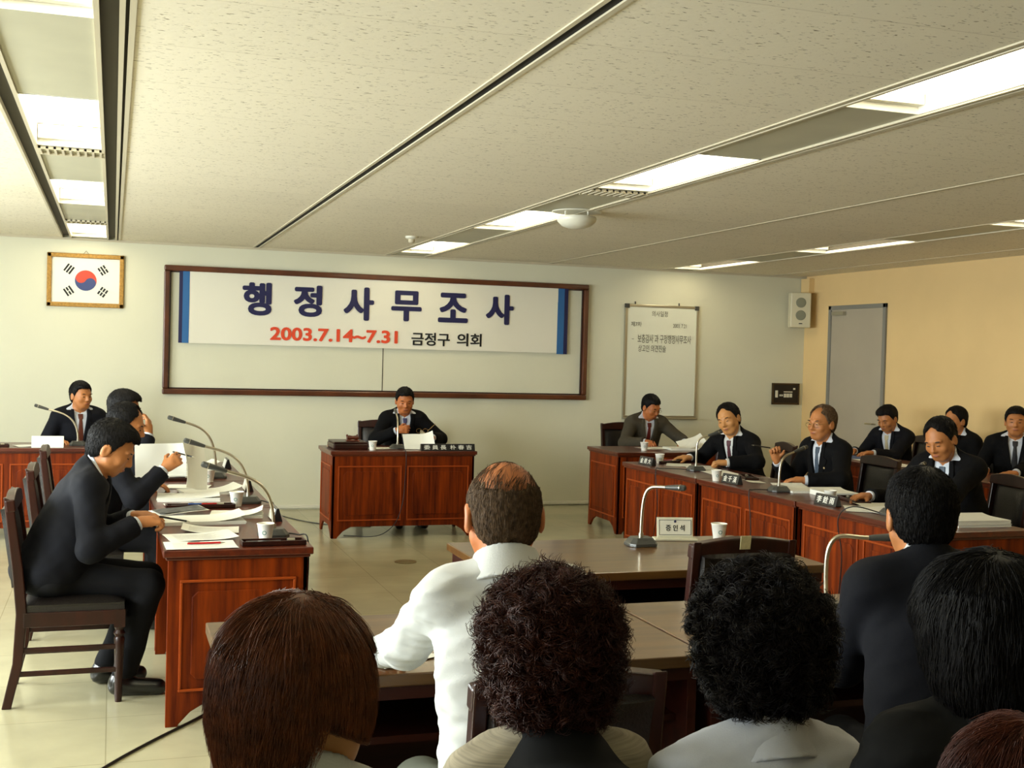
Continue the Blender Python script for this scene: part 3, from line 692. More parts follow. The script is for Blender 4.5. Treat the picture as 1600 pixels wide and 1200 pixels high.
def head_sdf(q,ear=True):
    d=ell(q,(0,-.014,.032),(.077,.096,.088)); d=smin(d,ell(q,(0,.022,-.022),(.069,.072,.082)),.03)
    d=smin(d,ell(q,(0,.034,-.082),(.044,.042,.032)),.035)
    d=smin(d,rc(q,(-.05,.02,-.045),(-.022,.055,-.082),.022,.020),.02); d=smin(d,rc(q,(.05,.02,-.045),(.022,.055,-.082),.022,.020),.02)
    for s in (-1,1):
        d=smin(d,ell(q,(s*.044,.062,-.022),(.022,.020,.022)),.02)
        d=-smin(-d,ell(q,(s*.032,.104,.008),(.021,.018,.014)),.012)
        d=smin(d,rc(q,(s*.014,.088,.030),(s*.050,.076,.028),.008,.006),.012)
        d=smin(d,ell(q,(s*.031,.079,.006),(.014,.010,.009)),.004)
        if ear:
            e=ell(q,(s*.083,-.010,-.005),(.010,.022,.035)); e=-smin(-e,ell(q,(s*.094,-.003,-.002),(.008,.012,.020)),.006); d=smin(d,e,.008)
    d=smin(d,rc(q,(0,.088,.018),(0,.106,-.022),.007,.012),.010); d=smin(d,rc(q,(-.012,.094,-.028),(.012,.094,-.028),.009,.009),.008)
    d=smin(d,ell(q,(0,.086,-.056),(.026,.012,.013)),.008); d=-smin(-d,ell(q,(0,.100,-.0555),(.024,.008,.0022)),.003)
    return d
CR_C=np.array((0,-.014,.032)); CR_R=np.array((.077,.096,.088))
def hair_shell(style,t):
    YZ=[(-.13,-.066),(-.05,-.064),(-.028,-.040),(-.012,.0),(.014,-.004),(.026,.026),(.040,.062),(.06,.078),(.13,.080)]
    if style in('receding','bald','high'): YZ=[(-.13,-.066),(-.05,-.064),(-.028,-.045),(-.012,.002),(.018,.0),(.026,.03),(.04,.07),(.06,.09),(.13,.1)]
    ys,zs=zip(*YZ)
    def f(q):
        d=ell(q,CR_C+np.array((0,-.004,.006)),CR_R+t)
        if style=='full': d=smin(d,ell(q,(0,.03,.085),(.062,.06,.038)),.03)
        if style=='parted': d=smin(d,ell(q,(.020,.035,.088),(.052,.055,.036)),.03); d=d+.003*np.exp(-((q[:,0]+.03)/.006)**2)*(q[:,2]>.06)
        d=smin(d,ell(q,(0,-.045,-.03),(.066,.055,.055)),.03)
        z0=np.interp(q[:,1],ys,zs); cut=(z0-q[:,2])*.8
        cut=np.where(q[:,2]>.03,cut,np.maximum(cut,-1))
        d=np.maximum(d,cut+.004*wob(q,150,3)+.003*wob(q,300,7))
        e=[-(ell(q,(s*.088,-.004,-.012),(.02,.022,.034))) for s in (-1,1)]
        d=np.maximum(d,np.maximum(e[0],e[1]))
        if style=='bald': d=np.maximum(d,-ell(q,(0,.035,.115),(.058,.105,.075))+.003*wob(q,130,5))
        if style=='high': d=np.maximum(d,-ell(q,(0,.112,.088),(.054,.070,.055))+.004*wob(q,150,5))
        if style=='receding': d=np.maximum(d,-ell(q,(0,.10,.105),(.052,.095,.07))+.005*wob(q,150,5))
        if style=='crown':
            c=(q-np.array((0,-.02,.03)))@nrm((0.02,-.34,.94)); d=np.maximum(d,c-.050+.011*wob(q,75,5)+.005*wob(q,190,2)); d=d+np.clip((c-.0)/.05,0,1)*.0075
        return d+.0012*wob(q,220,1,(1,.5,1))+.0012*wob(q,420,2)
    return f

def big_hair(style):
    def f(q):
        if style=='bob':
            d=ell(q,(0,-.020,.030),(.093,.110,.100)); d=smin(d,ell(q,(-.004,-.052,-.050),(.060,.060,.080)),.05)
            d=smin(d,ell(q,(-.070,.0,-.030),(.022,.045,.050)),.03); d=smin(d,ell(q,(.068,-.015,-.03),(.024,.05,.05)),.03)
            face=np.minimum(.062-q[:,2],q[:,1]-.028); d=np.maximum(d,face)
            rs=np.minimum(np.minimum(q[:,0]-.035,-.028-q[:,2]-.35*(q[:,1]+.03)),q[:,1]+.075); d=np.maximum(d,rs)
            d=d+.002*wob(q,90,1,(1,.6,.35))
        elif style=='wavy':
            d=ell(q,(0,-.022,.028),(.108,.120,.112)); d=smin(d,ell(q,(0,-.05,-.06),(.098,.075,.095)),.05)
            face=np.minimum(.062-q[:,2],q[:,1]-.03); d=np.maximum(d,face); d=d+.004*wob(q,70,2)
        else:
            d=ell(q,(0,-.022,.028),(.112,.122,.112)); d=smin(d,ell(q,(0,-.042,-.050),(.092,.080,.074)),.05)
            face=np.minimum(.062-q[:,2],q[:,1]-.035); d=np.maximum(d,face); d=d+.008*wob(q,70,2)+.005*wob(q,140,4)
        return d
    return f
def grad(f,q,e=.004):
    g=np.stack([f(q+np.eye(3)[i]*e)-f(q-np.eye(3)[i]*e) for i in range(3)],1); return g/(np.linalg.norm(g,axis=1)[:,None]+1e-9)
def tubes(Pn,rad,ns=3):
    K,n,_=Pn.shape; T=np.gradient(Pn,axis=1); T/=np.linalg.norm(T,axis=2)[...,None]+1e-9
    ref=np.where(np.abs(T[...,2:3])<.9,np.array([0,0,1.]),np.array([1.,0,0])); A=np.cross(T,ref); A/=np.linalg.norm(A,axis=2)[...,None]+1e-9; B=np.cross(T,A)
    r=(np.asarray(rad)*np.ones((K,n)))[...,None]
    V=np.stack([Pn+r*(A*math.cos(2*PI*k/ns)+B*math.sin(2*PI*k/ns)) for k in range(ns)],2).reshape(-1,3)
    base=(np.arange(K)[:,None]*n+np.arange(n-1)[None])*ns; F=[]
    for k in range(ns): k2=(k+1)%ns; F.append(np.stack([base+k,base+k2,base+ns+k2,base+ns+k],-1).reshape(-1,4))
    return V,np.concatenate(F)
def add_strands(parent,q,F,f,Hc,Rh,s_,m,kind='short',n=3000,length=.03,lift=.0015,rad=.0006,whorl=(0,-.055,.12),fwd=0.,grav=.5,seed=1):
    rg=np.random.default_rng(seed); idx=rg.integers(0,len(q),n); p=q[idx]+rg.normal(0,.002,(n,3))
    if kind=='curl':
        per=12; G=n//per; gi=idx[:G]; gp=q[gi]; p=np.repeat(gp,per,0); n=G*per; p=p+rg.normal(0,.0028,(n,3))
        g=grad(f,p,.008); npt=14; t=np.linspace(0,1,npt)
        ax=g*.55+np.repeat(rg.normal(0,.55,(G,3)),per,0)+rg.normal(0,.10,(n,3))+np.array([0,0,-.2]); ax/=np.linalg.norm(ax,axis=1)[:,None]
        u=np.cross(ax,np.repeat(rg.normal(0,1,(G,3)),per,0)+rg.normal(0,.12,(n,3))); u/=np.linalg.norm(u,axis=1)[:,None]; v=np.cross(ax,u)
        R0=(np.repeat(rg.uniform(.005,.012,G),per)*rg.uniform(.8,1.15,n))[:,None,None]; turns=np.repeat(rg.uniform(.6,1.4,G),per)[:,None]*2*PI*t[None]; L=rg.uniform(.5,1.,n)[:,None,None]*length
        P=p[:,None]+ax[:,None]*(t[None,:,None]*L-.006)+R0*(u[:,None]*np.cos(turns)[...,None]+v[:,None]*np.sin(turns)[...,None])
        rr=rad*np.interp(t,[0,.7,1],[1,1,.4])[None]
        V,Fc=tubes(P,rr,3)
    else:
        npt=9; step=length/(npt-1); P=[p]; W=np.array(whorl); jit=rg.normal(0,.22,(n,3)); off=rg.uniform(.2,1.,n)*lift; L=rg.uniform(.6,1.25,n)[:,None]
        d0=f(p); 
        for k in range(1,npt):
            g=grad(f,p,.005); fl=(p-W); fl/=np.linalg.norm(fl,axis=1)[:,None]+1e-9; fl=fl+np.array([0,fwd,-grav*(1 if kind!='short' else .5)])+jit
            fl=fl-g*(fl*g).sum(1)[:,None]; fl/=np.linalg.norm(fl,axis=1)[:,None]+1e-9
            p=p+fl*step*L; dd=f(p); gg=grad(f,p,.005); p=p-gg*np.clip(dd-off*(k/npt)**1.2,-.006,.02)[:,None]; P.append(p)
        P=np.stack(P,1); V,Fc=tubes(P,rad*np.interp(np.linspace(0,1,npt),[0,.6,1],[1,.9,.35])[None],3)
    V=Hc+(V*s_)@Rh.T
    return npmesh('hair_strands',V,Fc,m,parent)
def frame_ypr(yaw,pitch,roll):
    """columns: right, forward, up; pitch>0 looks down; yaw>0 turns to the person's right"""
    m=Matrix.Rotation(-R(yaw),3,'Z')@Matrix.Rotation(-R(pitch),3,'X')@Matrix.Rotation(R(roll),3,'Y'); return np.array(m)
def ik(S,W,a,b,pole):
    v=W-S; L=np.linalg.norm(v); L2=min(L,(a+b)*.985); W=S+v/L*L2 if L>L2 else W; L=L2
    u=(W-S)/L; x=(a*a-b*b+L*L)/(2*L); h=math.sqrt(max(a*a-x*x,1e-6)); p=nrm(pole-u*(pole@u)); return S+u*x+p*h,W
def hand_prims(W,d,n,side,curl,point=False):
    d=nrm(d); n=nrm(np.asarray(n,float)-d*(np.asarray(n,float)@d)); t=np.cross(d,n)*(1 if side>0 else -1)
    pr=[]; offs=(.031,.0105,-.0105,-.030); L=(.070,.078,.072,.056)
    pr.append((W-d*.01,W+d*.045,.024,.026,.02))
    for i,(o,l) in enumerate(zip(offs,L)):
        base=W+d*(.088-.004*abs(i-1))+t*o; pr.append((W+d*.02+t*o*.55,base,.017,.0115,.012))
        a=R(curl[i]); dd=d*1.0+t*(o*1.6); dd=nrm(dd); p=base; ang=0
        for k,(fr,cf) in enumerate(((.45,.8),(.30,1.1),(.25,.7))):
            ang+=a*cf; dirn=dd*math.cos(ang)+n*math.sin(ang); q=p+dirn*l*fr
            pr.append((p,q,.0098-.0010*k,.0090-.0010*k,.003)); p=q
    a=R(curl[4]); b=W+d*.028+t*.028+n*.006; v=nrm(d*.62+t*.72+n*(.25+.6*math.sin(a))); m=b+v*.042; pr.append((W+d*.01+t*.012,b,.019,.015,.012)); pr.append((b,m,.0145,.0118,.006))
    v2=nrm(v+d*.5-t*.5*math.sin(a)+n*.5*math.sin(a)); pr.append((m,m+v2*.032,.0112,.0085,.004))
    return pr
REL=(22,26,30,34,15); FIST=(75,80,82,85,55); PEN=(52,58,66,72,50); FLAT=(8,8,10,12,5)
PEOPLE=[]
def person(label,head,heading,lean=12,side=0,hz=None,hyaw=0,hpitch=10,hroll=0,R_hand=None,L_hand=None,outfit='suit',col='navy',tie='red',hair='full',hcol='black',sk='tan',t=.012,h=.007,scale=1.,
           glasses=False,badge=None,shirt='shirt',trouser='trouser',nk=.075,knee=(.10,.42),seat=.47,wsh=.165,bulk=1.,strands=None,feet=None):
    """head=(x,y) world position wanted for the centre of the head; heading in degrees clockwise from +Y"""
    hd=R(heading); s_=scale
    P0=np.array((0,0,seat+.085))
    def frm(ln,sd): return np.array(Matrix.Rotation(-R(ln),3,'X')@Matrix.Rotation(R(sd),3,'Y'))
    F1=frm(lean,side); F2=frm(lean*1.25+4,side*1.2)
    C=P0+F1[:,2]*.25*s_; N=C+F2[:,2]*.235*s_; Fn=frm(lean*.9+8,side*.6)
    Rh=frame_ypr(hyaw,hpitch,hroll)
    Hc=N+Fn[:,2]*nk*s_+Rh[:,2]*.062*s_+Rh[:,1]*.018
    if hz is not None:
        k=(hz-P0[2])/(Hc[2]-P0[2]); k=min(max(k,.76),1.15)
        C=P0+(C-P0)*k; dN=N-P0; N=P0+dN*k; Hc=N+(Hc-(P0+dN))
    rot=np.array(Matrix.Rotation(-hd,3,'Z')); off=rot@Hc
    root=thing('person',label,'person',(head[0]-off[0],head[1]-off[1],0),-hd)
    def loc(p): return rot.T@(np.asarray(p,float)-np.array((root.location.x,root.location.y,0)))
    def ldir(v): return rot.T@np.asarray(v,float)
    w=wsh
    Sh={s:N-F2[:,2]*.050+F2[:,0]*s*w*s_+F2[:,1]*.005 for s in (-1,1)}
    arms={}
    for s,H in ((1,R_hand),(-1,L_hand)):
        if H is None:
            Wp=np.array((s*.12,.30,seat+.165)); dr=np.array((-s*.3,1,-.1)); nm=np.array((0,0,-1.)); cu=REL; pole=np.array((s*.6,-.5,-.7))
        else:
            Wp=loc(H['w']); dr=ldir(H['d']); nm=ldir(H['n']); cu=H.get('c',REL); pole=ldir(H['pole']) if 'pole' in H else np.array((s*.55,-.45,-.8))
        E,Wp=ik(Sh[s],Wp,.275*s_,.245*s_,pole); arms[s]=(Sh[s],E,Wp,nrm(dr),hand_prims(Wp,dr,nm,s,cu))
    def torso(P,inf=0.):
        d=ell(P,P0+np.array((0,-.01,.03)),np.array((.160*bulk,.120*bulk,.115))+inf)
        d=smin(d,ell(P,P0+(C-P0)*.66+F1[:,1]*.008*bulk,np.array((.140*bulk,.108*bulk,.15))+inf,F1),.06)
        d=smin(d,ell(P,C+F2[:,2]*.075,np.array((.152,.106,.165))+inf,F2),.06)
        d=smin(d,rc(P,Sh[-1]*.9+Sh[1]*.1,Sh[1]*.9+Sh[-1]*.1,.052+inf,.052+inf),.06)
        for s in (-1,1): d=smin(d,rc(P,N+F2[:,2]*.012-F2[:,1]*.012,Sh[s]*.75+N*.25+F2[:,2]*.006,.040+inf,.042+inf),.05)
        return d
    def arm(P,s,inf,cut,extra=0.):
        S,E,W_,dr,_=arms[s]
        d=smin(rc(P,S,E,.050+inf,.040+inf),rc(P,E,W_,.041+inf,.026+inf+extra),.03)
        if cut is not None:
            ax=nrm(W_-E); pl=(P-W_)@ax+cut; near=rc(P,E,W_,.09,.09)
            d=np.where(near<.06,np.maximum(d,pl),d)
        return d
    def tof(P): return (P-N)@F2
    # ---- body: one continuous surface
    nk0=N-F2[:,2]*.03; nk1=Hc-Rh[:,2]*.055-Rh[:,1]*.022
    def body(P):
        d=head_sdf((P-Hc)@Rh/s_)*s_
        d=smin(d,rc(P,nk0,nk1,.060,.054),.022)
        d=smin(d,torso(P,-.012),.03)
        for s in (-1,1):
            d=smin(d,arm(P,s,-.006,None),.02)
            g=None
            for a,b,r1,r2,k in arms[s][4]:
                e=rc(P,a,b,r1,r2); g=e if g is None else smin(g,e,k)
            d=smin(d,g,.012)
        return d
    pts=[Hc+Rh[:,2]*.14,Hc-.13,Hc+.13,P0-np.array((.19,.16,.10)),P0+np.array((.19,.16,0))]+[q for s in (-1,1) for q in (arms[s][1]-.07,arms[s][1]+.07,arms[s][2]-.06,arms[s][2]+.06,Sh[s]-.08,Sh[s]+.08)]
    for s in (-1,1): pts+= [a[1]-.02 for a in arms[s][4]]+[a[1]+.02 for a in arms[s][4]]
    lo=np.min(pts,0)-.015; hi=np.max(pts,0)+.015
    V,F=surface(body,lo,hi,h); V=relax(V,F,1,.35); npmesh('body',V,F,SK[sk],root)
    # ---- face details
    def hp(p): return tuple(Hc+Rh@(np.array(p)*s_))
    def small(name,m,c,r,rl=0.,nd=(0,0,0)):
        me=MB(); n1,n2=10,14; prof=[]
        Rm=Rh@np.array(Matrix.Rotation(R(rl),3,'Y'))
        v=[];f=[]
        for i in range(n1+1):
            a=PI*i/n1
            for k in range(n2):
                b=2*PI*k/n2; v.append(tuple(np.array(hp(c))+Rm@np.array((r[0]*math.sin(a)*math.cos(b),r[1]*math.sin(a)*math.sin(b),r[2]*math.cos(a)))))
        for i in range(n1):
            for k in range(n2): f.append((i*n2+k,i*n2+(k+1)%n2,(i+1)*n2+(k+1)%n2,(i+1)*n2+k))
        me.add(v,f); return obj(name,me,m,root,smooth=80)
    for s in (-1,1):
        small('eye',EYE,(s*.031,.0865,.004),(.0125,.006,.0032),-s*4)
        small('eyebrow',BROW,(s*.033,.089,.030),(.019,.006,.0034),-s*6)
    small('lips',LIP,(0,.0935,-.0560),(.021,.007,.0058))
    if glasses:
        g=MB()
        for s in (-1,1):
            g.tube([hp((s*.033+.023*math.cos(a),.102,.002+.017*math.sin(a))) for a in [2*PI*i/16 for i in range(17)]],.0013,6)
            g.tube([hp((s*.056,.100,.006)),hp((s*.078,.05,.008)),hp((s*.082,.0,.006))],.0012,6)
        g.tube([hp((-.010,.103,.004)),hp((0,.106,.007)),hp((.010,.103,.004))],.0013,6)
        obj('glasses',g,GLS,root,smooth=60)
    # ---- hair
    if hair in('full','parted','high','bald','receding','crown','short'):
        f=hair_shell(hair,t); V,F=surface(lambda P:f((P-Hc)@Rh/s_)*s_,Hc-.16,Hc+.17,min(h,.005))
        hm=npmesh('hair',V,F,HR[hcol],root)
    if hair in('bob','curly','wavy'):
        f=big_hair(hair); V,F=surface(lambda P:f((P-Hc)@Rh/s_)*s_,Hc-.24,Hc+.20,.006); hm=npmesh('hair',V,F,HR[hcol],root)
    if strands is None and hair in('full','parted','high','receding'): strands=dict(kind='short',n=1500,length=.024,rad=.0009,lift=.0025)
    if strands:
        def gq(q): return f(q)
        add_strands(hm,(V-Hc)@Rh/s_,F,f,Hc,Rh,s_,HR[hcol],**strands)
    if hair=='crown' and strands:
        rg=np.random.default_rng(5); v=rg.normal(0,1,(6000,3)); v/=np.linalg.norm(v,axis=1)[:,None]; qs=CR_C+v*CR_R; c=(qs-np.array((0,-.02,.03)))@nrm((0.02,-.34,.94)); qs=qs[(c>.025)&(rg.random(len(qs))<np.clip(1.1-(c-.025)/.06,.12,1))]
        add_strands(hm,qs,None,lambda p:ell(p,CR_C,CR_R),Hc,Rh,s_,HR[hcol],kind='short',n=1500,length=.045,rad=.0004,lift=.003,whorl=(.05,.02,.12),seed=9)
    # ---- clothes
    wr=.0032 if outfit!='knit' else .002
    def wrk(P,sd): return wr*(wob(P,34,sd,(1,1,.55))+.6*wob(P,70,sd+4,(.6,1,1)))
    seed=len(PEOPLE)+1
    cut_hem=(P0[2]-.075)
    if outfit in('suit','blazer'):
        def w_open(z): return np.clip(.054*(z+.36)/.33,0,.054) if outfit=='suit' else np.clip(.05*(z+.12)/.1,0,.05)
        def jbase(P,inf):
            d=torso(P,.024+inf)
            for s in (-1,1): d=smin(d,arm(P,s,.019+inf,.028,.006),.04); d=smin(d,rc(P,Sh[s],Sh[s]+F2[:,0]*s*.012,.062+inf,.058+inf),.03)
            return d
        def jacket(P):
            w0=wrk(P,seed); d=torso(P,.024)+w0; q=tof(P)
            for s in (-1,1): d=smin(d,rc(P,Sh[s],Sh[s]+F2[:,0]*s*.012,.062,.058)+w0,.03)
            ncol=rc(P,N-F2[:,2]*.01,N+Fn[:,2]*.055-F2[:,1]*.006,.072,.064); d=smin(d,ncol,.02)
            d=np.maximum(d,(P-N)@nrm(Fn[:,2]+F2[:,1]*.55)-.036)
            wd=np.maximum(np.abs(q[:,0])-w_open(q[:,2]),-(q[:,1]-.01)); d=np.maximum(d,-wd)
            for s in (-1,1): d=smin(d,arm(P,s,.019,.028,.006)+w0,.025)
            return np.maximum(d,cut_hem-P[:,2])
        def lapel(P):
            q=tof(P); wo=w_open(q[:,2]); lw=np.interp(q[:,2],[-.36,-.10,-.085,-.08,0,.05],[.004,.062,.055,.038,.035,.02])
            d=jbase(P,.0045); d=smin(d,rc(P,N-F2[:,2]*.01,N+Fn[:,2]*.055-F2[:,1]*.006,.076,.068),.02)
            d=np.maximum(d,np.abs(np.abs(q[:,0])-wo-lw/2)-lw/2); d=np.maximum(d,-(q[:,1]-.0)); d=np.maximum(d,-(jbase(P,-.006)))
            d=np.maximum(d,q[:,2]-.03); return np.maximum(d,-.36-q[:,2])
        jl=np.min([P0-np.array((.22*bulk,.20,.09)),Sh[-1]-.09]+[arms[s][1]-.085 for s in(-1,1)]+[arms[s][2]-.05 for s in(-1,1)],0)
        jh=np.max([P0+np.array((.22*bulk,.20,0)),Sh[1]+.09,N+.12]+[arms[s][1]+.085 for s in(-1,1)]+[arms[s][2]+.05 for s in(-1,1)],0)
        jl[0]=min(jl[0],Sh[-1][0]-.09); jh[0]=max(jh[0],Sh[1][0]+.09)
        V,F=surface(jacket,jl,jh,max(h,.007)); V=relax(V,F,1,.4); npmesh('jacket',V,F,CL[col],root)
        V,F=surface(lapel,N-np.array((.16,.16,.42)),N+np.array((.16,.30,.08)),.0045); V=relax(V,F,2,.4); npmesh('lapel',V,F,CL[col],root)
        if badge:
            q=N+F2@np.array((-.085,.0,-.15)); 
            for it in range(60):
                if jbase(q[None]+0.,.006)[0]>0: break
                q=q+F2[:,1]*.004
            obj('lapel_badge',MB().lathe([(0,.004),(.007,.003),(.008,0),(0,0)],(0,0,0),12,basis(q,F2[:,0],F2[:,2],F2[:,1]),cap=False),mat('badge_'+badge,(226,200,150) if badge=='gold' else (220,120,90),.3,metal=.3),root,smooth=30)
    if outfit in('suit','blazer'):
        def shirtf(P):
            d=torso(P,.007); d=smin(d,rc(P,N-F2[:,2]*.01,N+Fn[:,2]*.075-F2[:,1]*.004,.066,.060),.012)
            q=tof(P); d=np.maximum(d,(P-N)@nrm(Fn[:,2]+F2[:,1]*.85)-.040); nt=np.maximum(np.abs(q[:,0])-(q[:,2]+.012)*.9,-(q[:,1]-.02)); d=np.maximum(d,-nt*.7); d=np.maximum(d,np.abs(q[:,0])-.115); return np.maximum(d,-.42-q[:,2])
        V,F=surface(shirtf,N-np.array((.15,.20,.44)),N+np.array((.15,.30,.12)),.005); V=relax(V,F,1,.3); npmesh('shirt',V,F,CL[shirt],root)
        for s in (-1,1):
            if (R_hand if s==1 else L_hand) is None: continue
            S,E,W_,dr,_=arms[s]; ax=nrm(W_-E)
            g=MB(); g.tube([W_-ax*.05,W_-ax*.010],[.0365,.0345],18); obj('shirt_cuff',g,CL[shirt],root,smooth=50)
        if tie:
            def tief(P):
                q=tof(P); wt=np.interp(q[:,2],[-.42,-.10,-.055,-.05,-.015],[.040,.017,.013,.020,.022])
                d=torso(P,.0125); d=smin(d,rc(P,N-F2[:,2]*.01,N+Fn[:,2]*.03,.069,.066),.012)
                d=np.maximum(d,np.abs(q[:,0])-wt); d=np.maximum(d,-(q[:,1]-.02)); d=np.maximum(d,-torso(P,.002)); d=np.maximum(d,q[:,2]+.012); return np.maximum(d,-.42-q[:,2])
            V,F=surface(tief,N-np.array((.06,.05,.44)),N+np.array((.06,.30,.06)),.0045); npmesh('tie',V,F,TIE[tie],root)
    if outfit in('shirt','knit'):
        def sh(P):
            d=torso(P,.014)
            for s in (-1,1): d=smin(d,arm(P,s,.014,.02,.008),.035)
            fold=wob(P,26,seed,(1,1,1.8))+.8*np.abs(wob(P,40,seed+3,(.7,1,1.7)))+.4*wob(P,85,seed+5,(.5,1,1.4)); d=d+.0075*fold-.002
            nc=rc(P,N-F2[:,2]*.01,N+Fn[:,2]*.075-F2[:,1]*.002,.070,.061); d=smin(d,nc,.012)
            d=np.maximum(d,(P-N)@nrm(Fn[:,2]+F2[:,1]*.45)-.052); q=tof(P)
            wd=np.maximum(np.abs(q[:,0])-np.clip(.03*(q[:,2]+.10)/.1,0,.03),-(q[:,1]-.03)); d=np.maximum(d,-wd)
            return np.maximum(d,P0[2]-.055-P[:,2])
        jl=np.min([P0-np.array((.20*bulk,.18,.07)),Sh[-1]-.09]+[arms[s][1]-.085 for s in(-1,1)]+[arms[s][2]-.05 for s in(-1,1)],0)
        jh=np.max([P0+np.array((.20*bulk,.18,0)),Sh[1]+.09,N+.12]+[arms[s][1]+.085 for s in(-1,1)]+[arms[s][2]+.05 for s in(-1,1)],0)
        V,F=surface(sh,jl,jh,h); V=relax(V,F,1,.3); npmesh('shirt',V,F,CL[col],root)
    if outfit in('shirt','knit','blazer'):
        ccol='dark' if outfit=='knit' else col
        def colr(P):      # folded collar: a short cone shell round the neck with a lower outer leaf
            a=nrm(Fn[:,2]); z=(P-N)@a; rr=np.linalg.norm((P-N)-z[:,None]*a,axis=1); q=tof(P)
            zc=z+.30*(q[:,1])   # falls towards the front
            rad=np.interp(zc,[-.06,-.02,.05,.06],[.118,.092,.069,.068]) if outfit!='knit' else np.interp(zc,[-.14,-.08,-.03,.05,.06],[.26,.205,.125,.069,.068])
            d=np.abs(rr-rad)*.8-.0062
            loz=-.030 if outfit=='shirt' else (-.045 if outfit=='blazer' else -.125)
            d=np.maximum(d,zc-.055); d=np.maximum(d,loz-zc); wd=np.maximum(np.abs(q[:,0])-.028,-q[:,1]); return np.maximum(d,-wd)
        V,F=surface(colr,N-np.array((.27,.27,.20)),N+np.array((.27,.27,.14)),.005); V=relax(V,F,1,.3); npmesh('collar',V,F,CL[ccol],root)
    # ---- legs
    kx,ky=knee; ft=feet or ((-1,.10,.40),(1,.10,.40))
    def legs(P):
        d=ell(P,P0+np.array((0,.0,-.01)),(.172*bulk,.145,.10))
        for (s,fx,fy) in ft:
            K=np.array((s*kx,ky,seat+.035)); A=np.array((s*fx,fy,.10))
            l=smin(rc(P,P0+np.array((s*.085,.03,-.005)),K,.090,.070),rc(P,K,A,.068,.056),.03); d=smin(d,l,.03)
        d=d+.003*wob(P,30,seed+2); d=np.maximum(d,.085-P[:,2]); return np.maximum(d,P[:,2]-(P0[2]+.06))
    hiy=max([ky]+[f[2] for f in ft]); loy=min([0]+[f[2] for f in ft])
    V,F=surface(legs,(-.27,min(-.19,loy-.1),.06),(.27,hiy+.12,P0[2]+.1),.012); V=relax(V,F,1,.5); npmesh('trousers',V,F,CL[trouser],root)
    for (s,fx,fy) in ft:
        a=np.array((s*fx,fy-.03,.045)); b=np.array((s*(fx+.02),fy+.15,.035))
        def shoe(P):
            d=smin(rc(P,a,b,.044,.038),rc(P,a+np.array((0,.01,.03)),a+np.array((0,.02,.06)),.042,.042),.03); d=np.maximum(d,.004-P[:,2]); return np.maximum(d,P[:,2]-.115)
        V,F=surface(shoe,a-np.array((.07,.08,.05)),b+np.array((.07,.07,.10)),.010); npmesh('shoe',V,F,SHOE,root)
    info=dict(root=root,Hc=Hc,Rh=Rh,N=N,F2=F2,Fn=Fn,arms=arms,rot=rot,s=s_)
    PEOPLE.append(info)
    print('PERSON',label[:40],'root',[round(v,2) for v in root.location],'head',[round(float(v),2) for v in (rot@Hc+np.array(root.location))])
    return info
DN=(0,0,-1)
SH=dict(kind='short',n=3500,length=.022,rad=.0007,lift=.003)
person('balding grey-haired man in white shirt seen from behind at the near brown table',(.885,2.66),10,lean=7,hz=1.25,hyaw=-3,hpitch=14,outfit='shirt',col='white',hair='crown',hcol='greying',sk='warm',h=.006,trouser='trouser_grey',
  R_hand=dict(w=(1.03,3.04,.80),d=(-.5,1,0),n=DN,pole=(.3,-.3,-1)),L_hand=dict(w=(.70,3.12,.82),d=(.3,1,0),n=DN,c=PEN,pole=(-.25,-.3,-1)),bulk=1.0,wsh=.142,scale=1.06,t=.006,strands=dict(kind='short',n=6000,length=.028,rad=.0005,lift=.003,grav=1.6),knee=(.16,.40))
person('nearest left row man in dark suit bent over his papers holding a pen',(.0,5.85),90,lean=16,hz=1.13,hpitch=30,hyaw=8,R_hand=dict(w=(.13,5.66,.815),d=(1,.25,.05),n=(0,.3,-1),c=PEN,pole=(-.3,-.5,-.8)),L_hand=dict(w=(.12,5.98,.80),d=(1,-.2,0),n=DN),tie='olive',hair='full',h=.0055,sk='tan',feet=((-1,.10,.24),(1,.12,.32)),bulk=1.34,scale=1.04,strands=SH)
person('balding left row man in dark suit holding up papers and a pen',(.08,7.15),92,lean=14,hz=1.165,hpitch=18,hyaw=10,R_hand=dict(w=(.29,6.98,.93),d=(.75,.1,.6),n=(0,1,-.3),c=PEN,pole=(-.2,-.5,-.9)),L_hand=dict(w=(.2,7.35,.80),d=(1,-.3,0),n=DN),tie='brown',hair='receding',hcol='black',bulk=1.15,strands=SH)
person('farthest left row man in dark suit shielding his face with a raised hand',(.08,8.36),95,lean=12,hz=1.205,hpitch=14,hyaw=10,R_hand=dict(w=(.235,8.20,1.045),d=(-.05,.15,1),n=(-.9,.3,0),c=(30,34,38,42,20),pole=(.2,-.5,-.9)),L_hand=dict(w=(.22,8.6,.80),d=(1,-.2,0),n=DN),tie='black',hair='full')
person('slim man in dark suit behind the desk at the left photo edge, looking right',(-.26,11.12),168,lean=3,hz=1.165,hyaw=-24,hpitch=6,tie='brown',col='navy',sk='tan',hair='parted',R_hand=dict(w=(-.42,10.9,.78),d=(.4,-1,0),n=DN),L_hand=dict(w=(-.1,10.92,.78),d=(-.2,-1,0),n=DN))
person('chairman in dark suit seated under the banner holding a folded pair of glasses',(2.64,11.0),180,lean=10,hz=1.165,hyaw=6,hpitch=15,tie='blue',col='black',hair='parted',sk='warm',R_hand=dict(w=(2.53,10.80,.90),d=(1,-.35,.15),n=(.3,.9,-.2),c=PEN,pole=(-.8,.2,-.6)),L_hand=dict(w=(2.86,10.80,.83),d=(-.4,-1,.1),n=DN,c=REL,pole=(.9,.2,-.6)))
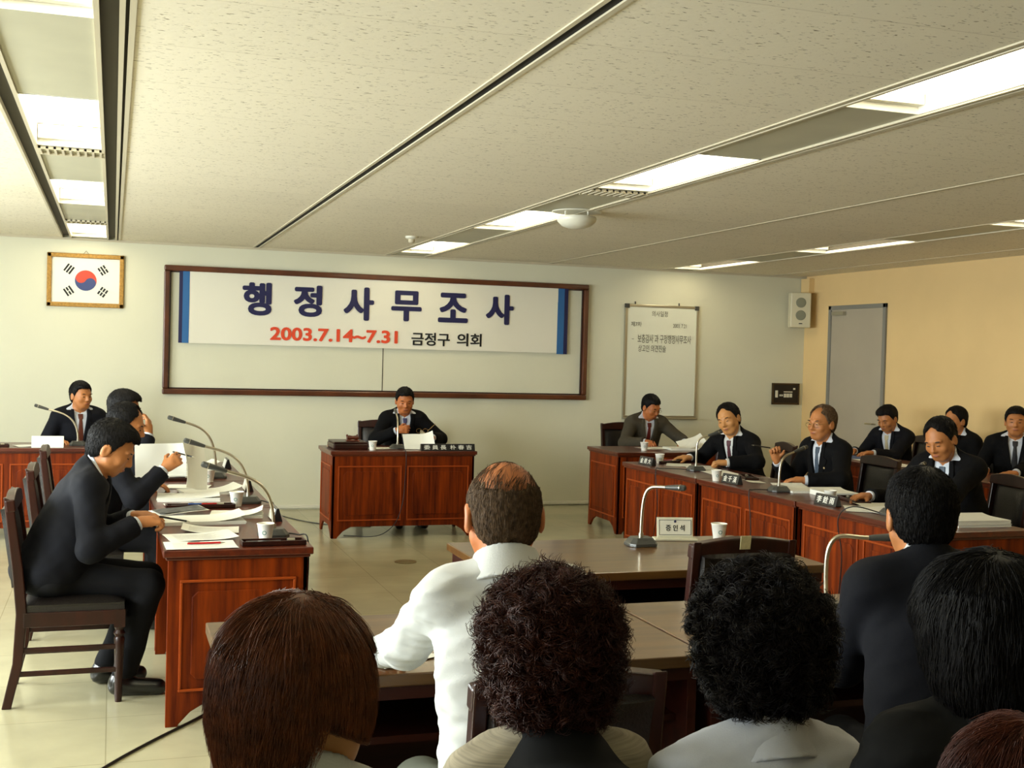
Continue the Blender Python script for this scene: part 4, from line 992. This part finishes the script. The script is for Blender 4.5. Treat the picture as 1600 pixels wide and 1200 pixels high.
person('man in grey tweed jacket and glasses writing at the desk under the whiteboard',(5.2,10.96),182,lean=14,hz=1.135,hyaw=-22,hpitch=26,hroll=4,col='charcoal',tie='red',sk='warm',hair='parted',glasses=True,R_hand=dict(w=(5.05,10.72,.80),d=(.1,-1,-.05),n=(.3,0,-1),c=PEN,pole=(-.8,.3,-.5)),L_hand=dict(w=(5.46,10.70,.80),d=(-.5,-1,0),n=DN,pole=(.8,.3,-.5)))
person('right row man with high forehead and plum tie tilting his head, gold lapel badge',(4.86,8.74),248,lean=15,hz=1.13,hyaw=-14,hpitch=12,hroll=16,tie='plum',sk='fair',hair='high',badge='gold',col='black',bulk=1.25,scale=1.06,shirt='white',R_hand=dict(w=(4.62,8.98,.80),d=(-.4,.1,0),n=DN,pole=(-.1,.8,-.6)),L_hand=dict(w=(4.66,8.42,.81),d=(-.8,.5,0),n=DN,c=FIST,pole=(.3,-.9,-.4)))
person('right row man with thin glasses raising his fist, steel blue tie',(4.9,7.44),262,lean=8,hz=1.185,hyaw=-8,hpitch=4,tie='steel',sk='tan',hair='receding',hcol='greying',glasses=True,badge='gold',col='black',bulk=1.1,scale=1.04,R_hand=dict(w=(4.63,7.60,.905),d=(-.25,0,1),n=(-.3,-.9,0),c=FIST,pole=(.1,.3,-1)),L_hand=dict(w=(4.62,7.22,.80),d=(-.8,.5,0),n=DN,pole=(.4,-.8,-.4)))
person('balding right row man bowing his head over the desk nearest the camera',(4.86,6.08),250,lean=17,hz=1.175,hyaw=-2,hpitch=26,hroll=6,tie='steel',sk='tan',hair='high',col='black',bulk=1.2,scale=1.06,R_hand=dict(w=(4.50,6.30,.80),d=(-1,-.1,0),n=DN),L_hand=dict(w=(4.52,5.85,.80),d=(-1,.3,0),n=DN))
person('young man in dark suit and cream tie reading by the grey door',(7.05,9.60),250,lean=12,hz=1.105,hyaw=2,hpitch=26,tie='cream',sk='tan',hair='parted',col='navy',R_hand=dict(w=(6.74,9.68,.80),d=(-1,-.1,0),n=DN),L_hand=dict(w=(6.74,9.40,.80),d=(-1,0,0),n=DN))
person('mostly hidden man by the peach wall, only dark hair and shoulder showing',(7.12,8.72),262,lean=8,hz=1.14,hyaw=4,hpitch=10,tie='black',hair='high',col='black')
person('young man in black suit by the peach wall looking towards the camera',(7.16,8.02),222,lean=2,hz=1.18,hyaw=0,hpitch=2,tie='black',sk='tan',hair='full',badge='gold',col='black',L_hand=dict(w=(6.9,7.72,.78),d=(-1,.2,0),n=DN),R_hand=dict(w=(6.84,7.98,.78),d=(-1,-.2,0),n=DN))
person('dark-haired man in dark suit seen from behind at the right brown table',(2.10,2.70),14,lean=9,hz=1.212,hyaw=6,hpitch=8,col='navy',shirt='white',sk='tan',hair='full',h=.006,tie='black',bulk=1.12,wsh=.148,scale=1.04,L_hand=dict(w=(2.16,2.99,.81),d=(-.12,1,0),n=DN,pole=(-.7,-.3,-.6)),R_hand=dict(w=(2.42,3.05,.81),d=(-.1,1,0),n=DN),strands=dict(kind='short',n=6000,length=.03,rad=.0006,lift=.004,grav=1.))
person('woman with straight brown bobbed hair in the foreground, seen from behind',(.235,1.50),8,lean=5,hz=1.190,hyaw=38,hpitch=4,outfit='shirt',col='white',hair='bob',hcol='brown',sk='fair',h=.008,wsh=.145,bulk=.92,strands=dict(kind='long',n=18000,length=.11,rad=.0005,lift=.012,grav=1.0,whorl=(.02,-.03,.14)))
person('woman with dark brown curly permed hair and black collar in the foreground',(.735,1.95),6,lean=4,nk=.115,hz=1.058,hyaw=-4,hpitch=4,outfit='knit',col='beige',hair='curly',hcol='darkbrown',sk='fair',h=.008,wsh=.138,bulk=.92,strands=dict(kind='curl',n=21600,length=.042,rad=.0007))
person('woman with black curly hair in a pale grey jacket in the foreground',(1.102,1.86),4,lean=5,nk=.125,hz=1.080,hyaw=0,hpitch=4,outfit='shirt',col='pale',hair='curly',hcol='blackcurl',sk='fair',h=.008,wsh=.155,bulk=.98,strands=dict(kind='curl',n=19200,length=.036,rad=.0007))
person('dark-clothed person with wavy black hair at the right photo edge',(1.335,1.56),8,lean=3,hz=1.195,hyaw=0,hpitch=5,outfit='shirt',col='dark',hair='wavy',hcol='black',sk='fair',h=.009,wsh=.150,bulk=.95,strands=dict(kind='long',n=7000,length=.08,rad=.0007,lift=.012,grav=1.))
person('person at the bottom right corner, only reddish brown hair showing',(1.01,1.10),10,lean=3,hz=1.068,hyaw=10,hpitch=8,outfit='shirt',col='dark',hair='bob',hcol='brown2',sk='fair',h=.009,wsh=.145,bulk=.9,strands=dict(kind='long',n=9000,length=.08,rad=.0005,lift=.008,grav=1.))
# ================================================================= SMALL THINGS
TZ=.76
def mic(label,base,end,ang=0.,p1=None,hl=.115,grp='gooseneck desk microphones'):
    t=thing('desk_microphone',label,'microphone',(base[0],base[1],TZ),0,grp)
    b=MB(); T=Matrix.Rotation(ang,4,'Z')
    poly0=[(x*1.12,y*1.12) for x,y in [(-.062,-.03),(-.045,-.055),(.045,-.055),(.062,-.03),(.062,.03),(.045,.055),(-.045,.055),(-.062,.03)]]
    n=len(poly0); v=[(x,y,0) for x,y in poly0]+[(x,y,.014) for x,y in poly0]+[(x*.68,y*.68,.040) for x,y in poly0]
    v=[tuple(T@Vector(q)) for q in v]; f=[tuple(range(n))[::-1],tuple(range(2*n,3*n))]+[(l*n+i,l*n+(i+1)%n,(l+1)*n+(i+1)%n,(l+1)*n+i) for l in (0,1) for i in range(n)]
    b.add(v,f); obj('microphone_base',b,M['mic'],t,bevel=.003)
    E=Vector(end)-Vector((base[0],base[1],TZ)); P0=Vector((0,0,.038)); 
    dirE=Vector((E.x,E.y,0)); dirE=dirE.normalized() if dirE.length>.01 else Vector((0,1,0)); dv=(dirE+Vector((0,0,.32))).normalized()
    if isinstance(p1,(tuple,list)) and len(p1)==6: dv=Vector(p1[3:]).normalized()
    S=E-dv*hl; P1=Vector((0,0,E.z*.80)) if p1 is None else Vector(p1[:3]); P2=S-dv*.10
    pts=[]
    for i in range(19):
        u=i/18; pts.append(P0*(1-u)**3+P1*3*u*(1-u)**2+P2*3*u*u*(1-u)+S*u**3)
    g=MB(); g.tube(pts,.0078,12); obj('gooseneck',g,M['chrome'],t,smooth=60)
    g=MB(); g.tube([P0-Vector((0,0,.004)),P0+Vector((0,0,.02))],.0115,12); obj('neck_socket',g,M['silver'],t,smooth=50)
    g=MB(); g.tube([S-dv*.004,S+dv*.010,S+dv*hl*.55,S+dv*hl*.72],[.0085,.0105,.0135,.0145],16); obj('microphone_body',g,M['mic'],t,smooth=50)
    g=MB(); g.tube([S+dv*hl*.73,S+dv*hl*.95,S+dv*hl],[.0138,.0138,.009],16); obj('microphone_head',g,M['mic_grill'],t,smooth=50)
    g=MB(); g.tube([S+dv*hl*.715,S+dv*hl*.745],.0152,16); obj('ring',g,M['chrome'],t,smooth=50)
    g=MB(); g.box(-.012,.012,-.05,-.035,.020,.030,T) ; obj('switch',g,M['black'],t)
mic('desk microphone beside the front paper cup on the nearest left row desk',(.715,5.50),(.385,5.47,1.10))
mic('desk microphone on the middle left row desk pointing left',(.73,6.72),(.375,6.69,1.115))
mic('desk microphone on the farthest left row desk pointing left',(.66,8.05),(.345,8.0,1.165))
mic('pale-necked desk microphone on the desk at the left photo edge',(-.27,10.72),(-.62,10.75,1.10))
mic('upright desk microphone in front of the chairman',(2.44,10.40),(2.47,10.66,1.10))
mic('desk microphone before the man with tilted head in the right row',(4.34,8.30),(4.53,8.24,1.075))
mic('desk microphone before the man with the raised fist in the right row',(4.24,6.92),(4.47,6.95,1.06))
mic('desk microphone before the bowed man, mostly hidden by a dark-haired head',(4.28,5.75),(4.58,5.86,1.05))
mic('desk microphone on the witness table with thick head turned right',(2.33,4.98),(2.46,4.80,1.045),p1=(.0,0,.30,.55,-.85,.06),hl=.10)
mic('desk microphone on the right near table, half behind black curls, head turned right',(2.36,3.52),(2.57,3.40,1.035),p1=(-.03,0,.33,.85,-.42,.06),hl=.105)

def cup(label,x,y,z=TZ,face=(-.3,-1),r=.0385,h=.078):
    t=thing('paper_cup',label,'cup',(x,y,z),0,'white paper cups')
    prof=[(0,.002),(.66*r,.002),(.68*r,0),(.70*r,.004),(r*.97,h-.004),(r*1.04,h-.002),(r*1.02,h+.001),(r*.93,h-.002),(.66*r,.006),(0,.006)]
    obj('cup_wall',MB().lathe(prof,(0,0,0),28,cap=False),M['cup'],t,smooth=50)
    a0=math.atan2(face[1],face[0]); g=MB(); v=[];f=[]
    # round emblem: ring printed on the wall
    for k in range(20):
        b=2*PI*k/20
        for rr in (.0065,.0098):
            zz=h*.5+rr*math.sin(b); R_=(.70+.27*(zz-.004)/(h-.008))*r+.0006; aa=a0+rr*math.cos(b)/R_; v.append((R_*math.cos(aa),R_*math.sin(aa),zz))
    for k in range(20): k2=(k+1)%20; f.append((2*k,2*k2,2*k2+1,2*k+1))
    g.add(v,f)
    obj('printed_emblem',g,M['greenink'],t)
    obj('drink',MB().lathe([(0,h*.6),(.84*r,h*.6),(.84*r,h*.6-.002),(0,h*.6-.002)],(0,0,0),20,cap=False),mat('tea',(150,120,70),.1) if 'tea' not in M else M['tea'],t)
M['tea']=mat('pale_tea',(190,170,120),.1)
cup('white paper cup at the near end of the left row beside the tray',.665,5.385)
cup('white paper cup on the middle left row desk',.655,6.60)
cup('white paper cup on the farthest left row desk',.60,7.82)
cup('white paper cup on the chairman desk left of his microphone',2.185,10.27)
cup('white paper cup at the front of the desk under the whiteboard',4.78,10.20)
cup('white paper cup behind the farthest black name plate of the right row',4.33,8.93)
cup('white paper cup in the right row left of the middle name plate',4.14,7.60)
cup('white paper cup behind the nearest name plate of the right row',4.24,6.32)
cup('white paper cup on the witness table near the empty chair',2.79,5.08)

def card(label,x,y,nrm_,txt,w=.19,h=.062,d=.05,mt='plate',ink='white_ink',grp='black name plates',z=TZ,rot=0.,font_w=.78):
    """triangular tent name plate, lettering on the side facing nrm_"""
    n=Vector((nrm_[0],nrm_[1],0)).normalized(); xd=Vector((0,0,1)).cross(n)
    t=thing('name_plate',label,'name plate',(x,y,z),0,grp)
    T=basis((0,0,0),n,(0,0,1),xd)    # local x = out, y = up, extruded along the width
    T=basis((0,0,0),n,(0,0,1),n.cross(Vector((0,0,1))))
    obj('plate',MB().prism([(-d/2,0),(d/2,0),(.006,h),(-.006,h)],-w/2,w/2,T),M[mt],t,bevel=.002)
    sl=Vector((n.x*(.006-d/2),n.y*(.006-d/2),h)).normalized(); out=xd.cross(sl).normalized()
    c=n*((d/2+.006)/2)+Vector((0,0,h/2)); L=math.hypot(d/2-.006,h)
    if txt: text('lettering',txt,M[ink],t,-w*font_w/2,w*font_w/2,-L*.30,L*.32,basis(c,xd,sl,out),bold=.0,depth=.0008,fat=.0009)
    return t,n,xd,sl,c
card('long black name plate with six white characters on the chairman desk',2.845,10.18,(0,-1),'委 員 長  朴 春 吉',w=.50,h=.062,d=.05,grp=None,font_w=.88)
card('black name plate farthest along the right row',4.155,8.80,(-1,-.12),'金 南 大',w=.20,h=.066)
card('black name plate in the middle of the right row beside a paper cup',4.165,7.42,(-1,-.10),'金 千 漢',w=.20,h=.066)
card('black name plate nearest the camera in the right row',4.155,6.22,(-1,-.12),'李 銓 雨',w=.20,h=.066)
for (x,y,l) in ((.795,6.06,'black name plate on the nearest left row desk seen from its end'),(.795,7.35,'black name plate on the middle left row desk seen from its end'),(.795,8.75,'black name plate on the farthest left row desk')):
    t,n,xd,sl,c=card(l,x,y,(1,0),'議 員',w=.19,h=.066)
    g=MB(); g.box(-.03,-.001,-.08,.08,0,.002,Matrix.Translation((-.0,0,0)))
    T=basis((-.0165,0,.033),(0,-1,0),(.019,0,.066),(-.066,0,.019)); obj('paper_slip',MB().box(-.085,.085,-.028,.028,.0006,.0016,T),M['paper'],t)
t,n,xd,sl,c=card('blank white folded name card on the desk at the left photo edge',-.50,10.53,(.0,-1),None,w=.25,h=.095,d=.07,mt='paper',grp=None)
# witness plate: clear stand holding a white card
t=thing('witness_name_plate','white witness seat sign in a stand on the witness table','sign',(2.565,5.10,TZ),R(-14))
M['acrylic']=mat('milky_acrylic',(214,210,184),.2,coat=.5)
T=Matrix.Rotation(R(-10),4,'X')
obj('stand_base',MB().box(-.105,.105,-.035,.035,0,.012),M['acrylic'],t,bevel=.004)
obj('stand_back',MB().box(-.088,.088,-.006,.0,.010,.108,T),M['acrylic'],t,bevel=.002)
obj('card',MB().box(-.082,.082,-.009,-.0062,.020,.100,T),M['paper2'],t)
Tt=T@basis((0,-.0095,0),(1,0,0),(0,0,1),(0,-1,0))
text('lettering','증 인 석',M['ink'],t,-.045,.045,.043,.072,Tt,depth=.0006,fat=.0008)
g=MB(); g.lathe([(0,0),(.006,0),(.006,.0006),(0,.0006)],(0,0,0),14,Tt@Matrix.Translation((0,.088,0.0004)),cap=False); obj('emblem',g,M['navy_ink'],t)
g=MB()
for a in ((-.078,.078,.024,.026),(-.078,.078,.094,.096),(-.078,-.076,.026,.094),(.076,.078,.026,.094)): g.box(a[0],a[1],a[2],a[3],0,.0006,Tt)
obj('card_border',g,M['ink'],t)

# ---- papers: single sheets, bundles and booklets
PN=[0]
def sheet(label,x,y,rot,w=.21,l=.297,z=TZ+.002,curl=0.,wave=.0015,tilt=0.,roll=0.,m='paper',lines=False,grp='loose papers on the desks',th=.0008,cat='paper',name='paper_sheet'):
    PN[0]+=1; k=PN[0]
    def fn(u,v):
        X=(u-.5)*w; Y=(v-.5)*l; Z=abs(curl)*(max(0,(u if curl>0 else 1-u)-.55)/.45)**2+wave*(1+math.sin(7*u+k)*math.cos(5*v+k*1.3))
        return (X,Y,Z)
    o=obj(name,MB().sheet(fn,14,12,th),M[m],None,smooth=60); o.location=(x,y,z+th/2); o.rotation_euler=(R(tilt),R(roll),R(rot))
    tag(o,label,cat,grp)
    if lines:
        g=MB()
        for i in range(12):
            v=.12+.06*i; a=fn(.12,v); e=.62+.25*((i*37+k*13)%7)/7; n=8
            vs=[];fs=[]
            for j in range(n+1):
                u=.12+(e-.12)*j/n; p=fn(u,v); q=fn(u,v+.008); vs+=[(p[0],p[1],p[2]+th),(q[0],q[1],q[2]+th)]
            for j in range(n): fs.append((2*j,2*j+2,2*j+3,2*j+1))
            g.add(vs,fs)
        obj('printed_lines',g,M['printed'],o)
    return o
M['printed']=mat('grey_print',(120,118,112),.7)
def bundle(label,x,y,rot,w=.21,l=.297,h=.02,z=TZ,m='paper',grp='paper bundles on the desks',curl=.012):
    t=thing('paper_bundle',label,'paper stack',(x,y,z),R(rot),grp); n=max(4,int(h/.003)); g=MB()
    rg=random.Random(int(x*100+y*10)); lay=[]
    for i in range(n):
        a=rg.uniform(-.003,.003); b=rg.uniform(-.003,.003); lay.append((a,b))
    v=[];f=[]
    for i,(a,b) in enumerate(lay):
        for zz in (i*h/n,(i+1)*h/n): v+=[(-w/2+a,-l/2+b,zz),(w/2+a,-l/2+b,zz),(w/2+a,l/2+b,zz),(-w/2+a,l/2+b,zz)]
    for i in range(2*n-1):
        for k in range(4): f.append((4*i+k,4*i+(k+1)%4,4*i+4+(k+1)%4,4*i+4+k))
    f.append((3,2,1,0)); f.append((8*n-4,8*n-3,8*n-2,8*n-1)); g.add(v,f); obj('pages',g,M[m],t)
    g=MB(); g.sheet(lambda u,v_:((u-.5)*w,(v_-.5)*l,h+.001+curl*max(0,(u-.6)/.4)**2),12,8,.0007); obj('cover_sheet',g,M[m],t,smooth=60)
    return t
# nearest left row desk
sheet('white page under a red pen at the near edge of the left row',.375,5.285,2,w=.30,l=.20,lines=True)
sheet('open page under the hand of the nearest left row man',.39,5.52,8,w=.30,l=.22,lines=True,curl=.012)
sheet('page with pink marks next to the hand of the nearest left row man',.45,5.72,-6,w=.26,l=.20,lines=True,curl=-.02)
bundle('thick open document beyond the nearest man writing hand',.42,6.02,3,w=.42,l=.24,h=.016,curl=.03)
o=sheet('page with a dark aerial picture lying beyond the nearest man hands',.335,6.28,14,w=.26,l=.19,z=TZ+.022,roll=-4)
M['aerial']=mat('aerial_picture',(70,72,70),.6,var=.8,vscale=28)
g=MB(); g.sheet(lambda u,v:((u-.5)*.235,(v-.5)*.165,.0045+.0015*(math.sin(7*u)+1)),8,6,.0006); obj('aerial_picture',g,M['aerial'],o,smooth=60)
bundle('curled booklet on the nearest left row desk reaching to the name plate',.62,6.22,-8,w=.26,l=.20,h=.012,curl=.03)
# middle desk
sheet('big white page at the near end of the middle left row desk',.46,6.62,4,w=.36,l=.22,lines=True)
bundle('document bundle in front of the balding left row man',.42,6.93,-3,w=.34,l=.24,h=.02)
bundle('curled white document on the middle left row desk before the cup',.56,7.22,10,w=.34,l=.22,h=.014,curl=.035)
sheet('loose white page on the far part of the middle left row desk',.45,7.52,-12,w=.26,l=.20)
# far desk
bundle('white document bundle on the farthest left row desk',.45,8.05,6,w=.3,l=.22,h=.03)
bundle('open white book before the farthest left row man',.52,8.45,-4,w=.36,l=.26,h=.03,curl=.04)
sheet('white page at the far end of the left row',.62,8.95,14,w=.24,l=.2,curl=.03)
# held papers
o=sheet('white papers hanging from the raised hand of the balding left row man',.435,7.06,0,w=.17,l=.26,z=.93,wave=.01,curl=.05,grp=None,tilt=78)
o.rotation_euler=(R(80),R(12),R(62))
o=sheet('tall white paper standing up between the two far left row men',.30,7.95,0,w=.32,l=.22,z=.885,wave=.004,curl=.03,grp=None); o.rotation_euler=(R(82),0,R(12))
# left edge desk
sheet('small white page on the desk at the left photo edge',-.68,10.66,20,w=.16,l=.2)
# chairman
o=sheet('white folded document standing before the chairman',2.62,10.36,0,w=.27,l=.19,z=.825,wave=.002,curl=.05,grp=None,cat='document'); o.rotation_euler=(R(42),0,R(-4))
sheet('flat white page on the chairman desk between box and microphone',2.30,10.42,4,w=.34,l=.18)
# desk under the whiteboard
sheet('white page under the writing hand of the grey-jacketed man',5.02,10.42,5,w=.36,l=.26,lines=True)
bundle('open white ledger beside the grey-jacketed man writing hand',5.22,10.30,-4,w=.30,l=.22,h=.02,curl=.05)
o=sheet('big curling white page lifted from the ledger under the whiteboard',5.40,10.42,-8,w=.26,l=.22,z=.80,curl=.03,grp=None); o.rotation_euler=(R(28),R(-14),R(-8))
bundle('pile of documents with red markers at the right of the whiteboard desk',5.60,10.40,8,w=.22,l=.26,h=.05)
# right row far
sheet('white page on the farthest right row desk beside its microphone',4.50,8.52,70,w=.34,l=.24,lines=True)
sheet('long white page under the hands of the tilted-head man',4.45,8.10,84,w=.42,l=.24)
sheet('white page half under another on the farthest right row desk',4.42,8.76,62,w=.26,l=.20)
sheet('narrow white page beside the middle right row name plate',4.40,7.52,80,w=.22,l=.10)
bundle('document bundle before the man with the raised fist',4.42,6.98,86,w=.32,l=.24,h=.012,curl=.02)
bundle('thick document in the right row behind the nearest microphone',4.50,6.66,84,w=.26,l=.22,h=.03)
sheet('cream-edged white page on the nearest right row desk',4.26,6.00,60,w=.30,l=.22,m='paper')
sheet('overlapping white page on the nearest right row desk by the name plate',4.32,5.84,98,w=.30,l=.22,z=TZ+.006,m='paper',curl=.01)
sheet('third white page of the spread on the nearest right row desk',4.42,6.08,75,w=.30,l=.22,z=TZ+.009,m='paper2')
bundle('thick folded stack of papers at the near end of the right row',4.50,5.36,88,w=.24,l=.34,h=.035,curl=.01)
# along the wall
sheet('white page under the eyes of the young man by the grey door',6.50,9.05,80,w=.34,l=.24)
sheet('long white page on the dark desk by the peach wall',6.47,8.66,92,w=.40,l=.26)
M['bluefolder']=mat('blue_folder',(54,84,140),.5)
sheet('blue folder edge on the dark desk by the peach wall',6.50,9.42,80,w=.34,l=.24,m='bluefolder',th=.006,cat='folder',name='folder',grp=None,wave=.0002)
# near tables
sheet('white page by the left hand of the white-shirted man',.735,3.30,30,w=.21,l=.28)
sheet('white page before the dark-suited man seen from behind',2.30,3.42,5,w=.30,l=.22)
t=thing('ring_binder','white ring notepad under the dark-suited man left hand','notepad',(2.20,3.22,TZ),R(6))
obj('pad',MB().box(-.11,.11,-.10,.10,0,.016),M['paper'],t,bevel=.002)
g=MB()
for k in range(9):
    yy=-.085+.021*k; g2=MB(); g2.tube([(-.11+.012*math.cos(a),yy,.008+.012*math.sin(a)) for a in [2*PI*i/12 for i in range(13)]],.0012,5); obj('binding_ring',g2,M['chrome'],t,smooth=50)

def pen(label,x,y,z,ang,m,l=.145,pitch=0.,grp='pens'):
    t=thing('pen',label,'pen',(x,y,z),0,grp); t.rotation_euler=(0,R(pitch),R(ang))
    g=MB(); g.tube([(-l/2,0,.005),(l*.38,0,.005)],.0045,10); obj('barrel',g,M[m],t,smooth=40)
    g=MB(); g.tube([(l*.38,0,.005),(l/2,0,.005)],[.0042,.0008],10); obj('tip',g,M['silver'],t,smooth=40)
    g=MB(); g.box(-l*.48,-l*.18,-.0015,.0015,.0095,.0115); obj('clip',g,M['silver'],t)
pen('red pen lying on the page at the near edge of the left row',.40,5.29,TZ+.006,2,'red',l=.16)
pen('dark pen in the fingers of the nearest left row man',.285,5.70,.815,10,'black',pitch=12)
pen('dark pen held level by the balding left row man',.395,7.03,1.00,-35,'black',pitch=10)
pen('pen in the hand of the grey-jacketed man',5.06,10.60,.815,60,'black',pitch=35)
pen('pen pointing from the fist of the right row man with glasses',4.52,7.64,1.00,170,'black',pitch=-8)
t=thing('spectacles','pair of gold-rimmed glasses held folded by the chairman','glasses',(2.70,10.66,.905),R(-10))
g=MB()
for s in (0,1): g.tube([(.0+s*.06+.024*math.cos(a),0,.02*math.sin(a)) for a in [2*PI*i/16 for i in range(17)]],.0018,6)
obj('rims',g,GLS,t,smooth=50)
g=MB(); g.tube([(.08,0,.0),(.13,-.02,.05),(.15,-.03,.07)],.0018,6); obj('temple',g,GLS,t,smooth=50)

def tray(label,x,y,rot,w=.30,d=.10):
    t=thing('pen_tray',label,'pen tray',(x,y,TZ),R(rot),'dark lacquered pen trays')
    g=MB(); g.box(-w/2,w/2,-d/2,d/2,0,.008); 
    for a in ((-w/2,w/2,-d/2,-d/2+.008),(-w/2,w/2,d/2-.008,d/2),(-w/2,-w/2+.008,-d/2,d/2),(w/2-.008,w/2,-d/2,d/2)): g.box(a[0],a[1],a[2],a[3],.0,.022)
    obj('tray_body',g,M['chair'],t,bevel=.002)
    g=MB(); g.tube([(w*.22,0,.017),(w*.34,0,.017)],.010,14); obj('glass_weight',g,M['silver'],t,smooth=40)
    g=MB(); g.box(-w*.42,w*.12,-.006,.006,.008,.018); obj('name_seal_case',g,M['plate'],t)
tray('dark pen tray at the near end of the left row beside the paper cup',.685,5.272,2,w=.28,d=.09)
tray('dark pen tray with blue and red tips on the middle left row desk',.46,6.545,2,w=.36,d=.08)
tray('dark pen tray on the farthest left row desk',.40,7.90,3,w=.26,d=.08)
tray('dark pen tray with pink pens on the farthest right row desk',4.47,8.98,14,w=.34,d=.11)
tray('dark pen tray beside the papers of the tilted-head man',4.46,7.70,70,w=.30,d=.10)
tray('dark pen tray before the man with the raised fist',4.44,6.36,75,w=.34,d=.10)
tray('dark pen tray on the desk at the left photo edge',-.92,10.60,3,w=.24,d=.10)
for k,(m_,dx,l_) in enumerate((('blue',-.02,'blue marker in the pen tray of the middle left row desk'),('red',.05,'red marker in the pen tray of the middle left row desk'))):
    pen(l_,.46+dx,6.535,TZ+.018,4,m_,l=.09)
pen('pink pen in the tray of the farthest right row desk',4.42,8.96,TZ+.020,12,'pink',l=.12)
pen('red marker on the documents under the whiteboard',5.60,10.36,TZ+.052,30,'red',l=.13)

# gavel box
t=thing('gavel_box','dark wooden case with a small gavel on top at the left of the chairman desk','box',(2.0,10.47,TZ),0)
obj('case',MB().box(-.155,.155,-.17,.17,0,.052),M['chair'],t,bevel=.012)
obj('lid',MB().box(-.15,.15,-.165,.165,.052,.068),M['chair'],t,bevel=.008)
t=thing('gavel','small reddish wooden gavel rest with turned posts on the dark case','gavel',(2.03,10.40,TZ+.068),0)
g=MB(); g.tube([(-.05,0,.03),(-.03,0,.03),(0,0,.03),(.03,0,.03),(.05,0,.03)],[.017,.021,.016,.021,.017],16); obj('gavel_head',g,M['wood_x'],t,smooth=40)
for s in (-1,1):
    obj('post',MB().lathe([(.012,0),(.008,.01),(.006,.03),(.010,.05),(.004,.058)],(s*.045,0.026,0),12),M['wood_x'],t,smooth=40)
obj('rest',MB().box(-.06,.06,-.03,.035,0,.010),M['wood_x'],t,bevel=.003)

# cartons on the shelf of the near table
for x,l,c in ((1.40,'small dark drink carton with white label on the near table shelf','paper'),(1.455,'second small carton beside the labelled one on the shelf','paper2')):
    t=thing('drink_carton',l,'carton',(x,3.24,.56),R(5),'drink cartons')
    obj('carton_body',MB().box(-.022,.022,-.02,.02,0,.10),M['chair'],t,bevel=.002); obj('label',MB().box(-.018,.018,-.0212,-.0202,.015,.065),M[c],t)

# cables
def cable(label,pts,r=.004,m='black'):
    P=[Vector(p) for p in pts]; out=[]
    for i in range(len(P)-1):
        a=P[max(i-1,0)];b=P[i];c=P[i+1];d=P[min(i+2,len(P)-1)]
        for k in range(6):
            u=k/6; out.append(.5*((2*b)+(c-a)*u+(2*a-5*b+4*c-d)*u*u+(3*b-a-3*c+d)*u**3))
    out.append(P[-1]); o=obj('cable',MB().tube(out,r,8),M[m],smooth=60); tag(o,label,'cable','microphone and power cables'); return o
cable('black cable snaking over the floor from under the nearest left row desk',[(-.25,4.30,.005),(0,4.75,.005),(.18,5.02,.005),(.40,5.32,.005),(.55,5.60,.005),(.6,6.2,.005)],.006)
cable('thin grey cable on the floor along the back wall left of the chairman desk',[(1.45,12.05,.005),(1.55,11.7,.005),(1.75,11.2,.005),(2.0,10.9,.005),(2.3,10.8,.005)],.006,'mic')
cable('thin cable hanging down the front of the chairman desk',[(2.44,10.34,.765),(2.45,10.12,.755),(2.45,10.128,.5),(2.43,10.12,.3),(2.36,10.115,.12),(2.2,10.12,.02),(1.95,10.3,.005)],.0035)
cable('thin cable hanging down the farthest right row desk front',[(4.28,8.32,.77),(4.10,8.42,.768),(4.05,8.42,.745),(4.055,8.38,.5),(4.05,8.42,.25),(4.04,8.45,.01)],.0035)
cable('thin cable hanging down the middle right row desk front',[(4.18,6.94,.77),(4.08,6.98,.768),(4.05,6.98,.74),(4.055,6.95,.5),(4.05,6.98,.25),(4.04,7.0,.01)],.0035)
cable('thin cable looping down the nearest right row desk front',[(4.22,5.78,.77),(4.08,5.85,.80),(4.03,5.92,.72),(4.05,5.90,.5),(4.05,5.92,.25),(4.04,5.9,.01)],.0035)
cable('short cable curling off the nearest left row desk behind the microphone',[(.76,5.50,.775),(.82,5.46,.772),(.86,5.40,.75),(.862,5.42,.45),(.858,5.45,.02)],.0035)
cable('short cable on the middle left row desk behind its microphone',[(.79,6.72,.775),(.83,6.66,.77),(.862,6.62,.74),(.864,6.63,.4),(.86,6.64,.02)],.0035)
